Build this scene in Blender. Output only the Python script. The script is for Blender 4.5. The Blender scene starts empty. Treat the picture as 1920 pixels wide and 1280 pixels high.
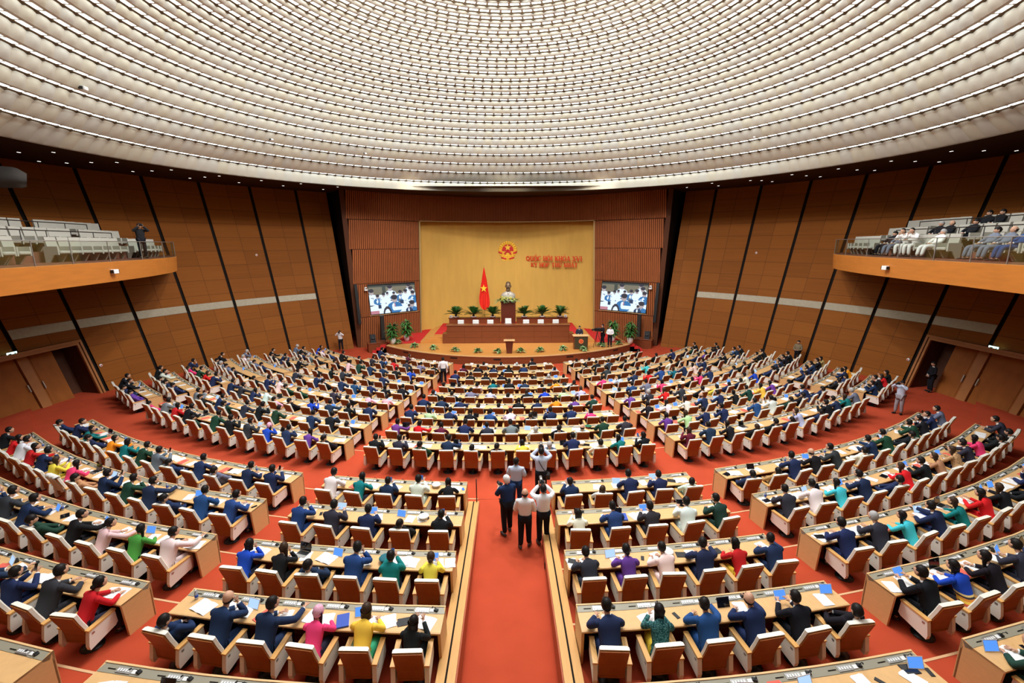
import bpy, math, random
import numpy as np
from mathutils import Matrix, Vector
random.seed(7)
PI=math.pi
scene=bpy.context.scene
COL=scene.collection
def rad(d): return d*PI/180
# ------------------------------------------------------------------ mesh builder
class MB:
    def __init__(s): s.v=[]; s.f=[]; s.m=[]; s.sm=[]
    def add(s,vs,fs,mat=0,smooth=False,M=None):
        b=len(s.v)
        if M is not None: vs=[tuple(M@Vector(p)) for p in vs]
        s.v.extend([tuple(p) for p in vs])
        for f in fs: s.f.append(tuple(i+b for i in f)); s.m.append(mat); s.sm.append(smooth)
    def box(s,x0,x1,y0,y1,z0,z1,mat=0,M=None):
        vs=[(x0,y0,z0),(x1,y0,z0),(x1,y1,z0),(x0,y1,z0),(x0,y0,z1),(x1,y0,z1),(x1,y1,z1),(x0,y1,z1)]
        s.add(vs,[(0,3,2,1),(4,5,6,7),(0,1,5,4),(1,2,6,5),(2,3,7,6),(3,0,4,7)],mat,False,M)
    def bbox(s,x0,x1,y0,y1,z0,z1,b=.01,mat=0,M=None):
        # chamfered box
        vs=[];fs=[]
        X=(x0,x1);Y=(y0,y1);Z=(z0,z1);idx={}
        for i in (0,1):
            for j in (0,1):
                for k in (0,1):
                    sx=1 if i==0 else -1; sy=1 if j==0 else -1; sz=1 if k==0 else -1
                    for a,(dx,dy,dz) in enumerate(((0,b,b),(b,0,b),(b,b,0))):
                        idx[i,j,k,a]=len(vs); vs.append((X[i]+sx*dx,Y[j]+sy*dy,Z[k]+sz*dz))
        def q(*l): fs.append(tuple(idx[x] for x in l))
        for i in (0,1): q(*[(i,j,k,0) for j,k in ((0,0),(1,0),(1,1),(0,1))][::1 if i else -1])
        for j in (0,1): q(*[(i,j,k,1) for i,k in ((0,0),(1,0),(1,1),(0,1))][::-1 if j else 1])
        for k in (0,1): q(*[(i,j,k,2) for i,j in ((0,0),(1,0),(1,1),(0,1))][::1 if k else -1])
        for i in (0,1):
            for j in (0,1): q((i,j,0,0),(i,j,1,0),(i,j,1,1),(i,j,0,1))
        for i in (0,1):
            for k in (0,1): q((i,0,k,0),(i,1,k,0),(i,1,k,2),(i,0,k,2))
        for j in (0,1):
            for k in (0,1): q((0,j,k,1),(1,j,k,1),(1,j,k,2),(0,j,k,2))
        for i in (0,1):
            for j in (0,1):
                for k in (0,1): q((i,j,k,0),(i,j,k,1),(i,j,k,2))
        s.add(vs,fs,mat,False,M)
    def prism(s,poly,a0,a1,axis='x',mat=0,M=None,smooth=False):
        n=len(poly)
        def P(p,a): return {'x':(a,p[0],p[1]),'y':(p[0],a,p[1]),'z':(p[0],p[1],a)}[axis]
        vs=[P(p,a0) for p in poly]+[P(p,a1) for p in poly]
        fs=[tuple(range(n-1,-1,-1)),tuple(range(n,2*n))]
        s.add(vs,fs,mat,False,M)
        b=len(s.v)-2*n
        for i in range(n):
            j=(i+1)%n; s.f.append((b+i,b+j,b+n+j,b+n+i)); s.m.append(mat); s.sm.append(smooth)
    def grid(s,pts,mat=0,smooth=True,closed_u=False):
        # pts[i][j]
        n=len(pts);m=len(pts[0]); vs=[p for r in pts for p in r]; fs=[]
        for i in range(n if closed_u else n-1):
            i2=(i+1)%n
            for j in range(m-1): fs.append((i*m+j,i2*m+j,i2*m+j+1,i*m+j+1))
        s.add(vs,fs,mat,smooth)
    def tube(s,path,r,n=6,mat=0,M=None,cap=True):
        vs=[];fs=[];path=[Vector(p) for p in path]
        for i,p in enumerate(path):
            d=(path[min(i+1,len(path)-1)]-path[max(i-1,0)]).normalized()
            a=d.orthogonal().normalized() if i==0 else (a-d*a.dot(d)).normalized()
            b=d.cross(a); rr=r[i] if isinstance(r,(list,tuple)) else r
            for k in range(n):
                t=2*PI*k/n; vs.append(p+a*(rr*math.cos(t))+b*(rr*math.sin(t)))
        for i in range(len(path)-1):
            for k in range(n): fs.append((i*n+k,i*n+(k+1)%n,(i+1)*n+(k+1)%n,(i+1)*n+k))
        if cap: fs.append(tuple(range(n-1,-1,-1))); fs.append(tuple(range((len(path)-1)*n,len(path)*n)))
        s.add(vs,fs,mat,True,M)
    def lathe(s,prof,n=12,c=(0,0,0),mat=0,M=None):
        vs=[];fs=[];m=len(prof)
        for k in range(n):
            t=2*PI*k/n
            for (r,z) in prof: vs.append((c[0]+r*math.cos(t),c[1]+r*math.sin(t),c[2]+z))
        for k in range(n):
            k2=(k+1)%n
            for j in range(m-1): fs.append((k*m+j,k2*m+j,k2*m+j+1,k*m+j+1))
        fs.append(tuple(k*m for k in range(n-1,-1,-1))); fs.append(tuple(k*m+m-1 for k in range(n)))
        s.add(vs,fs,mat,True,M)
    def ell(s,c,r,n=10,m=7,mat=0,M=None,fn=None):
        vs=[];fs=[]
        for i in range(m+1):
            ph=-PI/2+PI*i/m
            for k in range(n):
                t=2*PI*k/n; p=(math.cos(ph)*math.cos(t),math.cos(ph)*math.sin(t),math.sin(ph))
                if fn: vs.append(fn(p))
                else: vs.append((c[0]+r[0]*p[0],c[1]+r[1]*p[1],c[2]+r[2]*p[2]))
        for i in range(m):
            for k in range(n): fs.append((i*n+k,i*n+(k+1)%n,(i+1)*n+(k+1)%n,(i+1)*n+k))
        s.add(vs,fs,mat,True,M)
    def mesh(s,name,mats):
        me=bpy.data.meshes.new(name); me.from_pydata(s.v,[],s.f)
        for m in mats: me.materials.append(m)
        me.polygons.foreach_set('material_index',s.m); me.polygons.foreach_set('use_smooth',s.sm)
        me.update(); return me
def obj(name,me,parent=None,loc=None,rz=None):
    o=bpy.data.objects.new(name,me); COL.objects.link(o)
    if parent is not None: o.parent=parent
    if loc is not None: o.location=loc
    if rz is not None: o.rotation_euler=(0,0,rz)
    return o
def build(mb,name,mats,parent=None,loc=None,rz=None):
    if not isinstance(mats,(list,tuple)): mats=[mats]
    return obj(name,mb.mesh(name,mats),parent,loc,rz)
def tag(o,label,cat,group=None,kind=None):
    if label: o['label']=label
    if cat: o['category']=cat
    if group: o['group']=group
    if kind: o['kind']=kind
    return o
def struct(mb,name,mats,label=None,parent=None):
    o=build(mb,name,mats,parent)
    if parent is None:
        o['kind']='structure'
        if label: o['label']=label
    return o
def empty(name,loc=(0,0,0),rz=0):
    o=bpy.data.objects.new(name,None); COL.objects.link(o); o.location=loc; o.rotation_euler=(0,0,rz); o.empty_display_size=.1; return o
ORD='zeroth first second third fourth fifth sixth seventh eighth ninth tenth eleventh twelfth thirteenth fourteenth fifteenth sixteenth seventeenth eighteenth nineteenth twentieth'.split()
# ------------------------------------------------------------------ materials
def mat(name,col,rough=.6,spec=.3,metal=0,noise=0,nscale=8,bump=0,stretch=None,emit=None,es=1,col2=None):
    m=bpy.data.materials.new(name); m.use_nodes=True; nt=m.node_tree; b=nt.nodes['Principled BSDF']
    b.inputs['Base Color'].default_value=(*col,1); b.inputs['Roughness'].default_value=rough
    b.inputs['Specular IOR Level'].default_value=spec; b.inputs['Metallic'].default_value=metal
    if emit: b.inputs['Emission Color'].default_value=(*emit,1); b.inputs['Emission Strength'].default_value=es
    if noise or bump:
        tc=nt.nodes.new('ShaderNodeTexCoord'); mp=nt.nodes.new('ShaderNodeMapping'); no=nt.nodes.new('ShaderNodeTexNoise')
        nt.links.new(tc.outputs['Object'],mp.inputs[0]); nt.links.new(mp.outputs[0],no.inputs[0])
        if stretch: mp.inputs['Scale'].default_value=stretch
        no.inputs['Scale'].default_value=nscale; no.inputs['Detail'].default_value=4
        if noise:
            mx=nt.nodes.new('ShaderNodeMix'); mx.data_type='RGBA'
            c2=col2 or tuple(c*(1-noise) for c in col); c1=tuple(min(1,c*(1+noise*.6)) for c in col) if not col2 else col
            mx.inputs['A'].default_value=(*c1,1); mx.inputs['B'].default_value=(*c2,1)
            nt.links.new(no.outputs[0],mx.inputs['Factor']); nt.links.new(mx.outputs['Result'],b.inputs['Base Color'])
        if bump:
            bp=nt.nodes.new('ShaderNodeBump'); bp.inputs['Strength'].default_value=bump; bp.inputs['Distance'].default_value=.02
            nt.links.new(no.outputs[0],bp.inputs['Height']); nt.links.new(bp.outputs[0],b.inputs['Normal'])
    return m
def emat(name,col,s):
    m=mat(name,(.02,.02,.02),emit=col,es=s); return m
def cloth_mat(name,rough=.85,fac=1.0):
    m=mat(name,(.1,.1,.1),rough,.15); nt=m.node_tree; b=nt.nodes['Principled BSDF']
    oi=nt.nodes.new('ShaderNodeObjectInfo'); nt.links.new(oi.outputs['Color'],b.inputs['Base Color']); return m
def attr_mat(name):
    m=mat(name,(.1,.1,.1),.85,.15); nt=m.node_tree; b=nt.nodes['Principled BSDF']
    a=nt.nodes.new('ShaderNodeAttribute'); a.attribute_name='dye'; nt.links.new(a.outputs['Color'],b.inputs['Base Color']); return m
M={}
M['carpet']=mat('red carpet',(.48,.070,.030),.95,.05,noise=.22,nscale=1.3,bump=.15)
M['stage_carpet']=mat('bright red carpet',(.62,.04,.035),.95,.05,noise=.15,nscale=3)
M['desk']=mat('light oak veneer',(.72,.43,.18),.38,.35,noise=.14,nscale=3,stretch=(3,3,14))
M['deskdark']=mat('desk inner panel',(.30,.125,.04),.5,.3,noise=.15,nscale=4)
M['console']=mat('grey green console',(.30,.275,.20),.45,.4)
M['rimwood']=mat('pale rim wood',(.74,.47,.22),.4,.3)
M['shell']=mat('red brown chair veneer',(.33,.105,.022),.4,.3,noise=.18,nscale=2.5,stretch=(6,6,1))
M['cream']=mat('cream leather',(.84,.80,.69),.5,.35)
M['armcap']=mat('honey oak arm cap',(.70,.38,.12),.38,.35)
M['black']=mat('black plastic',(.012,.012,.013),.4,.4)
M['dark']=mat('dark recess',(.012,.009,.007),.8,.1)
M['white']=mat('white paper',(.85,.84,.82),.7,.2)
M['whiteplastic']=mat('white plastic',(.8,.8,.78),.35,.4)
M['beigeline']=mat('pale nosing strip',(.70,.42,.22),.5,.3)
M['parapet']=mat('parapet oak',(.66,.36,.12),.4,.3,noise=.15,nscale=3,stretch=(10,1,1))
M['parapetside']=mat('parapet side',(.42,.10,.04),.5,.3)
M['slat']=mat('mahogany slat',(.33,.10,.032),.55,.15,noise=.2,nscale=1.2)
M['slatback']=mat('slat backing',(.07,.02,.008),.7,.1)
M['gold']=mat('gold fabric wall',(.66,.39,.085),.7,.2,noise=.13,nscale=1.1,stretch=(2,1,.35))
M['brass']=mat('dull brass trim',(.45,.30,.12),.4,.5,metal=.6)
M['stagewood']=mat('stage plank floor',(.66,.29,.07),.35,.4,noise=.3,nscale=2.2,stretch=(.5,6,1))
M['mahog']=mat('polished mahogany',(.20,.055,.02),.3,.5,noise=.2,nscale=2,stretch=(.6,1,3))
M['mahog2']=mat('deep mahogany',(.11,.025,.013),.3,.5)
M['leaf']=mat('palm leaf',(.035,.13,.02),.5,.3,noise=.4,nscale=9)
M['leaf2']=mat('pale variegated leaf',(.30,.47,.19),.5,.3,noise=.5,nscale=20)
M['pot']=mat('white glazed pot',(.78,.74,.70),.4,.4)
M['soil']=mat('potting soil',(.04,.025,.015),.9,.1)
M['flag']=mat('red flag silk',(.80,.035,.02),.6,.2)
M['yellow']=mat('golden yellow',(.95,.60,.04),.5,.3)
M['emgold']=mat('emblem gold',(.90,.50,.03),.4,.4)
M['emred']=mat('emblem red',(.60,.015,.015),.5,.3)
M['letter']=mat('red lettering',(.72,.06,.015),.5,.3)
M['bronze']=mat('dark bronze',(.22,.145,.085),.4,.5,metal=.35)
M['stonegrey']=mat('pale bronze shoulders',(.50,.46,.40),.45,.4,metal=.3)
M['skin']=mat('skin',(.60,.34,.22),.55,.3)
M['eye']=mat('dark eyes',(.015,.01,.01),.3,.5)
M['lip']=mat('lips',(.42,.12,.09),.5,.3)
M['hair']=cloth_mat('hair',.45)
M['cloth']=cloth_mat('clothing fabric')
M['shoe']=mat('black shoe leather',(.012,.012,.012),.35,.5)
M['collar']=mat('white shirt collar',(.80,.80,.78),.7,.2)
M['screenblue']=emat('tablet screen blue',(.10,.33,.95),.75)
M['screenlight']=emat('tablet screen pale',(.42,.62,.95),.85)
M['screenoff']=mat('dark glossy screen',(.008,.008,.01),.12,.6)
M['redpaper']=mat('red folder card',(.75,.13,.09),.6,.2)
M['bluecover']=mat('blue book cover',(.04,.09,.42),.5,.3)
M['bottle']=mat('clear bottle',(.75,.80,.90),.15,.5); M['bottle'].node_tree.nodes['Principled BSDF'].inputs['Transmission Weight'].default_value=.6
M['bottlelabel']=mat('blue bottle label',(.03,.08,.45),.5,.3)
M['metal']=mat('dark metal rail',(.03,.022,.018),.4,.5,metal=.4)
M['steel']=mat('brushed steel',(.45,.44,.42),.35,.5,metal=.8)
M['soffit']=mat('dark brown soffit',(.035,.014,.008),.6,.2)
M['lamp']=emat('white downlight',(1,.93,.85),2.2)
M['fascia']=mat('orange oak fascia',(.56,.20,.035),.4,.35,noise=.22,nscale=1.1,stretch=(1,1,7))
M['galleryfloor']=mat('gallery carpet',(.22,.09,.06),.9,.1,noise=.2,nscale=3)
M['gseat']=mat('gallery seat cover',(.42,.40,.34),.7,.2)
M['doorwood']=mat('door veneer',(.30,.095,.018),.5,.15,noise=.3,nscale=1.1,stretch=(3,3,.7))
M['doorframe']=mat('door frame wood',(.36,.14,.04),.45,.3,noise=.15,nscale=3)
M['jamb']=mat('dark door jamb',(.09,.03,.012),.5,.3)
M['band']=mat('embossed silver band',(.36,.31,.22),.4,.4,metal=.3,noise=.2,nscale=7,bump=.4)
def glass():
    m=bpy.data.materials.new('balustrade glass'); m.use_nodes=True; nt=m.node_tree; nt.nodes.clear()
    o=nt.nodes.new('ShaderNodeOutputMaterial'); mx=nt.nodes.new('ShaderNodeMixShader'); t=nt.nodes.new('ShaderNodeBsdfTransparent'); g=nt.nodes.new('ShaderNodeBsdfGlossy')
    t.inputs[0].default_value=(.90,.94,.91,1); g.inputs[0].default_value=(.9,.95,.92,1); g.inputs['Roughness'].default_value=.04
    mx.inputs[0].default_value=.07; nt.links.new(t.outputs[0],mx.inputs[1]); nt.links.new(g.outputs[0],mx.inputs[2]); nt.links.new(mx.outputs[0],o.inputs[0]); return m
M['glass']=glass()
def node(nt,t,**k):
    n=nt.nodes.new(t)
    for a,b in k.items(): setattr(n,a,b)
    return n
def wall_mat():
    # oak panelling: joints every half bay and every metre, grain and a slight tone per panel
    m=mat('oak wall panelling',(.34,.125,.026),.6,.12); nt=m.node_tree; b=nt.nodes['Principled BSDF']; L=nt.links.new
    tc=node(nt,'ShaderNodeTexCoord'); sp=node(nt,'ShaderNodeSeparateXYZ'); L(tc.outputs['Object'],sp.inputs[0])
    def mth(op,a,bv=None,c=None):
        n=node(nt,'ShaderNodeMath',operation=op)
        for i,x in enumerate((a,bv,c)):
            if x is None: continue
            if isinstance(x,(int,float)): n.inputs[i].default_value=x
            else: L(x,n.inputs[i])
        return n.outputs[0]
    y=mth('SUBTRACT',sp.outputs[1],YW); ang=mth('ARCTAN2',sp.outputs[0],y)
    u=mth('MULTIPLY_ADD',ang,57.29578/3.775,-41.6/3.775+40)
    vz=mth('MULTIPLY_ADD',sp.outputs[2],1/1.0,-3.52+20)
    fu=mth('FRACT',u); fv=mth('FRACT',vz)
    du=mth('ABSOLUTE',mth('SUBTRACT',fu,.5)); dv=mth('ABSOLUTE',mth('SUBTRACT',fv,.5))
    gu=mth('GREATER_THAN',du,.492); gv=mth('GREATER_THAN',dv,.487); g=mth('MAXIMUM',gu,gv)
    cmb=node(nt,'ShaderNodeCombineXYZ'); L(mth('FLOOR',u),cmb.inputs[0]); L(mth('FLOOR',vz),cmb.inputs[1])
    wn=node(nt,'ShaderNodeTexWhiteNoise',noise_dimensions='2D'); L(cmb.outputs[0],wn.inputs[0])
    cg=node(nt,'ShaderNodeCombineXYZ'); L(mth('MULTIPLY',ang,3),cg.inputs[0]); L(mth('MULTIPLY',sp.outputs[2],9),cg.inputs[1]); L(wn.outputs[0],cg.inputs[2])
    no=node(nt,'ShaderNodeTexNoise'); no.inputs['Scale'].default_value=2.2; no.inputs['Detail'].default_value=5; L(cg.outputs[0],no.inputs[0])
    f=mth('ADD',mth('MULTIPLY',no.outputs[0],.75),mth('MULTIPLY',wn.outputs[0],.3))
    mx=node(nt,'ShaderNodeMix',data_type='RGBA'); mx.inputs['A'].default_value=(.17,.052,.008,1); mx.inputs['B'].default_value=(.315,.103,.015,1); L(f,mx.inputs['Factor'])
    m2=node(nt,'ShaderNodeMix',data_type='RGBA'); m2.inputs['B'].default_value=(.12,.038,.008,1); L(mx.outputs['Result'],m2.inputs['A']); L(g,m2.inputs['Factor'])
    L(m2.outputs['Result'],b.inputs['Base Color']); return m
YW=20.3
M['wall']=wall_mat()
# ------------------------------------------------------------------ camera
F,PITCH,YAW,ROLL=853.0,.21165548,.00973258,.00383242
YC=43.674; ZC=7.98
RB=[30.868,32.681,34.520,36.300,38.068]; RF=[27.896,26.231,24.564,22.881,21.151,19.371,17.538,15.658,13.744]
ZB=[.02+.158*k for k in range(5)]; ZF=[-.02-.099*k for k in range(9)]
def ray(x,u,f):
    c,s=math.cos(ROLL),math.sin(ROLL); X=c*x+s*u; U=-s*x+c*u
    cp,sp=math.cos(PITCH),math.sin(PITCH); Y=f*cp+U*sp; Z=U*cp-f*sp
    cy,sy=math.cos(YAW),math.sin(YAW); return Vector((cy*X+sy*Y,-sy*X+cy*Y,Z))
def px_ray(px,py): return ray(px-960,640-py,F)
def at_z(px,py,z): r=px_ray(px,py); t=(z-ZC)/r.z; return Vector((r.x*t,r.y*t,z))
def at_y(px,py,y): r=px_ray(px,py); t=y/r.y; return Vector((r.x*t,y,ZC+r.z*t))
R_,U_,F_=ray(1,0,0),ray(0,1,0),ray(0,0,1)
def proj(p):
    d=Vector(p)-Vector((0,0,ZC)); f=d.dot(F_)
    return (960+F*d.dot(R_)/f,640-F*d.dot(U_)/f,f) if f>.1 else (-9999,-9999,f)
cam=bpy.data.cameras.new('camera'); cam.sensor_width=36; cam.lens=F/1920*36; cam.clip_end=300
camo=bpy.data.objects.new('camera',cam); COL.objects.link(camo); scene.camera=camo
mw=Matrix.Identity(4)
for i in range(3): mw[i][0]=R_[i]; mw[i][1]=U_[i]; mw[i][2]=-F_[i]
mw[0][3],mw[1][3],mw[2][3]=0,0,ZC
camo.matrix_world=mw
vs=scene.view_settings; vs.view_transform='Standard'; vs.look='None'; vs.gamma=1; vs.use_curve_mapping=False; vs.exposure=0.45
w=bpy.data.worlds.new('world'); scene.world=w; w.use_nodes=True; w.node_tree.nodes['Background'].inputs[0].default_value=(.5,.45,.4,1); w.node_tree.nodes['Background'].inputs[1].default_value=0.0
cy=scene.cycles; cy.max_bounces=6; cy.diffuse_bounces=3; cy.glossy_bounces=2; cy.transmission_bounces=4; cy.transparent_max_bounces=8; cy.sample_clamp_indirect=4; cy.use_light_tree=False; cy.caustics_reflective=False; cy.caustics_refractive=False
FILL_E=800; STAGE_E=900; FRONT_E=900; WASH_E=900
# ------------------------------------------------------------------ room shell
R0,KW,ZT=22.75,(26.9-22.75)/12.45,12.45
def cone(th,z,d=0): r=R0+KW*z+d; a=rad(th); return (r*math.sin(a),YW+r*math.cos(a),z)
def floor_z(R):
    if R<RF[8]-.35: return ZF[8]-.06
    for k in range(8,0,-1):
        if R<RF[k-1]-.35: return ZF[k]
    if R<RB[0]-.35: return 0.0
    for k in range(4):
        if R<RB[k+1]-.35: return ZB[k]
    return ZB[4]
# floor: terraces concentric with the rows
edges=[0.0,RF[8]-.35]+[RF[k]-.35 for k in range(7,-1,-1)]+[RB[k]-.35 for k in range(5)]+[56]
mb=MB(); nose=MB(); NT=96
ang=[rad(-100+200*i/NT) for i in range(NT+1)]
def pol(R,a,z): return (R*math.sin(a),YC-R*math.cos(a),z)
for i in range(len(edges)-1):
    a,b=edges[i],edges[i+1]; z=floor_z((a+b)/2)
    if i<=9:
        mb.grid([[pol(max(a,.01),t,z),pol(b,t,z)] for t in ang],0,False)
        if i: mb.grid([[pol(a,t,floor_z(a-.05)),pol(a,t,z)] for t in ang],0,False)
    else:
        # rear rows: leave the flat ramp open between the parapets
        for sgn in (-1,1):
            seg=[]
            for q in range(49):
                t1=math.asin(1.0/((a+b)/2)); t=sgn*(t1+(rad(100)-t1)*q/48); seg.append(t)
            mb.grid([[pol(a,t,z),pol(b,t,z)] for t in (seg if sgn>0 else seg[::-1])],0,False)
            mb.grid([[pol(a,t,floor_z(a-.05)),pol(a,t,z)] for t in (seg if sgn>0 else seg[::-1])],0,False)
            sn=[sgn*(t1+(rad(13)-t1)*q/16) for q in range(17)]; nose.grid([[pol(a-.012,t,z+.004),pol(a+.035,t,z+.006)] for t in (sn if sgn>0 else sn[::-1])],0,False)
    if 0<i<=9: nose.grid([[pol(a-.012,t,z+.004),pol(a+.03,t,z+.006)] for t in [rad(-42+84*q/60) for q in range(61)]],0,False)
mb.box(-1.0,1.0,-8,YC-RB[0]+.35,-.3,.001)
fl=struct(mb,'floor',M['carpet'],'red carpeted floor of the hall stepping down in arcs to the stage')
struct(nose,'trim_1',M['beigeline'],'thin pale nosing strips along the carpeted floor steps')
# parapets beside the ramp
for n,s in ((2,-1),(3,1)):
    mb=MB(); y0,y1=-4.0,12.95
    def zt(y): return .07+.099*(12.95-y)
    for a,b,mm in ((.93,1.075,0),(1.11,1.26,0),(1.075,1.11,1)):
        dz=0 if mm==0 else -.015
        vs=[(s*a,y0,-.2),(s*b,y0,-.2),(s*b,y1,-.2),(s*a,y1,-.2),(s*a,y0,zt(y0)+dz),(s*b,y0,zt(y0)+dz),(s*b,y1,zt(y1)+dz),(s*a,y1,zt(y1)+dz)]
        mb.add(vs,[(0,3,2,1),(4,5,6,7),(0,1,5,4),(1,2,6,5),(2,3,7,6),(3,0,4,7)],mm)
    vs=[(s*.905,y0,-.2),(s*.93,y0,-.2),(s*.93,y1,-.2),(s*.905,y1,-.2),(s*.905,y0,zt(y0)-.05),(s*.93,y0,zt(y0)-.05),(s*.93,y1,zt(y1)-.04),(s*.905,y1,zt(y1)-.04)]
    mb.add(vs,[(0,3,2,1),(4,5,6,7),(0,1,5,4),(1,2,6,5),(2,3,7,6),(3,0,4,7)],2)
    struct(mb,'trim_%d'%n,[M['parapet'],M['dark'],M['parapetside']],'low oak capped parapet along the %s side of the carpeted ramp'%('left' if s<0 else 'right'))
# side walls: cone panels between black seams
BAY=[41.6+7.55*k for k in range(0,7)]
def wall_side(s,name,lab):
    mb=MB(); back=MB(); zs=[-1.2]+[ZT*i/6 for i in range(7)]
    allb=[36.2]+BAY+[95.3,102,115,130,150,180]
    for i in range(len(allb)-1):
        a=allb[i]+(.24 if i else 0); b=allb[i+1]-.24
        n=4 if b-a<10 else 8
        door=abs(allb[i]-79.35)<.2 or abs(allb[i]-86.9)<.2
        for q in range(n):
            t0=a+(b-a)*q/n; t1=a+(b-a)*(q+1)/n
            zz=zs if not door else [2.95]+[2.95+(ZT-2.95)*j/5 for j in range(1,6)]
            rows=[[cone(s*t,z) for z in zz] for t in ((t0,t1) if s>0 else (t1,t0))]
            mb.grid(rows,0,True)
    for c in allb[1:-1]:
        st=[c-.5,c,c+.5]
        rows=[[cone(s*t,z,.10) for z in (zs if c<80 or c>96 else [2.9,6,9,ZT])] for t in (st if s>0 else st[::-1])]
        back.grid(rows,0,True)
    struct(mb,name,M['wall'],lab)
    struct(back,'trim_%d'%(4 if s<0 else 5),M['dark'],'black seams between the tilted oak panels of the %s wall'%('left' if s<0 else 'right'))
    band=MB()
    for i in range(len(BAY)-1):
        a=BAY[i]+.26;b=BAY[i+1]-.26
        q=[a+(b-a)*j/4 for j in range(5)]
        if s<0: q=q[::-1]
        band.grid([[cone(s*t,3.53,-.012),cone(s*t,3.53,-.025),cone(s*t,3.99,-.025),cone(s*t,3.99,-.012)] for t in q],0,False)
    q=[92+10*j/4 for j in range(5)]
    struct(band,'trim_%d'%(6 if s<0 else 7),M['band'],'embossed pale band running across the %s wall above the door'%('left' if s<0 else 'right'))
wall_side(-1,'wall_left','curved outward tilting oak panelled wall on the left')
wall_side(1,'wall_right','curved outward tilting oak panelled wall on the right')
# wall doors (recessed double leaf)
def door(s,n):
    side='left' if s<0 else 'right'
    root=MB()
    a0,a1=80.0,95.3
    def P(t,z,d): return cone(s*t,z,d)
    def strip(mb,t0,t1,z0,z1,d0,d1,m=0):
        vs=[P(t0,z0,d0),P(t1,z0,d0),P(t1,z1,d0),P(t0,z1,d0),P(t0,z0,d1),P(t1,z0,d1),P(t1,z1,d1),P(t0,z1,d1)]
        mb.add(vs,[(0,1,2,3),(7,6,5,4),(0,4,5,1),(1,5,6,2),(2,6,7,3),(3,7,4,0)],m)
    # frame: two stepped mouldings
    for w,d in ((.0,-.05),(.38,-.02)):
        strip(root,a0+w-.35,a0+w-.08,-.1,2.95,d,.1); strip(root,a1-w+.08,a1-w+.35,-.1,2.95,d,.1)
        strip(root,a0+w-.35,a1-w+.35,2.95-w*.35-.1,2.95-w*.35+.02,d,.1)
    o=struct(root,'door_%d'%n,M['doorframe'],'wide recessed oak door with stepped frame in the %s wall'%side)
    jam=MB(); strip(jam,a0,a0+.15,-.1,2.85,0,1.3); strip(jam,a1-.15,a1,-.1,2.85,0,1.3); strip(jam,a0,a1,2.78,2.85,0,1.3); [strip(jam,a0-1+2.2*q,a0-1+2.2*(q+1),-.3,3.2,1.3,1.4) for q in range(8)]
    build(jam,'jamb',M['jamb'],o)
    pb=MB(); strip(pb,85.2,86.3,-.1,2.8,.55,.8); strip(pb,91.2,92.0,-.1,2.8,.55,.8); build(pb,'door_post',M['doorframe'],o)
    for i,(u0,u1) in enumerate(((82.3,85.1),(86.4,91.1),(92.1,94.9))):
        lf=MB(); strip(lf,u0,u1,-.05,2.75,.65,.72); strip(lf,u0+.25,u1-.25,.1,2.6,.63,.65,0)
        l=build(lf,'door_leaf',M['doorwood'],o)
        h=MB(); tt=u0+.18 if i else u1-.18; strip(h,tt-.05,tt+.05,.9,1.25,.53,.57); strip(h,tt-.03,tt+.03,.92,.96,.57,.63); strip(h,tt-.03,tt+.03,1.19,1.23,.57,.63)
        build(h,'door_handle',M['steel'],l)
    # exit sign hangs over the door
    t=87.9; c=Vector(P(t,2.98,-.25)); e=empty('exit_sign',c,rad(-90*s+8*s) if False else math.atan2(-c.x,(c.y-YW))+PI)
    tag(e,'lit green and white exit sign above the %s door'%side,'exit sign')
    b=MB(); b.bbox(-.24,.24,-.03,.03,-.09,.09,.008); build(b,'sign_box',M['whiteplastic'],e)
    f=MB(); f.box(-.22,.22,-.036,-.031,-.075,.075); f.box(-.22,.22,.031,.036,-.075,.075)
    build(f,'sign_face',emat('exit sign glow %d'%n,(.55,.95,.85),2.2),e)
    g=MB()
    for sy in (-.0385,.0385):
        g.ell((-.13,sy,.045),(.013,.002,.014),8,5); g.prism([(-.15,.03),(-.11,.03),(-.105,-.01),(-.145,-.01)],sy-.001,sy+.001,'y'); g.prism([(-.145,-.01),(-.125,-.01),(-.15,-.055),(-.17,-.055)],sy-.001,sy+.001,'y'); g.prism([(-.125,-.01),(-.105,-.01),(-.085,-.055),(-.105,-.055)],sy-.001,sy+.001,'y')
        g.prism([(.02,0),(.07,.045),(.07,.018),(.16,.018),(.16,-.018),(.07,-.018),(.07,-.045)],sy-.001,sy+.001,'y')
    build(g,'sign_pictogram',mat('exit pictogram %d'%n,(.02,.25,.16)),e)
    st=MB(); st.tube([(0,0,.09),(0,0,.22)],.012); build(st,'bracket',M['steel'],e)
door(-1,1); door(1,2)
# soffit ring between the dome rim and the wall
RIMR=20.2
mb=MB(); NS=96
mb.grid([[(RIMR*math.sin(t),YW+RIMR*math.cos(t),ZT),((R0+KW*ZT+.5)*math.sin(t),YW+(R0+KW*ZT+.5)*math.cos(t),ZT)] for t in [2*PI*i/NS for i in range(NS+1)]][::-1],0,False)
mb.grid([[((RIMR+.02)*math.sin(t),YW+(RIMR+.02)*math.cos(t),ZT+.02),(19.9*math.sin(t),19.5+19.9*math.cos(t),12.20),(19.8*math.sin(t),19.5+19.8*math.cos(t),12.20)] for t in [2*PI*i/NS for i in range(NS+1)]],0,True)
# soffit over the stage mouth
mb.add([(-14.5,38,ZT+.02),(14.5,38,ZT+.02),(14.5,52,ZT+.02),(-14.5,52,ZT+.02)],[(0,1,2,3)])
struct(mb,'trim_8',M['soffit'],'dark brown soffit ring around the dome')
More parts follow.
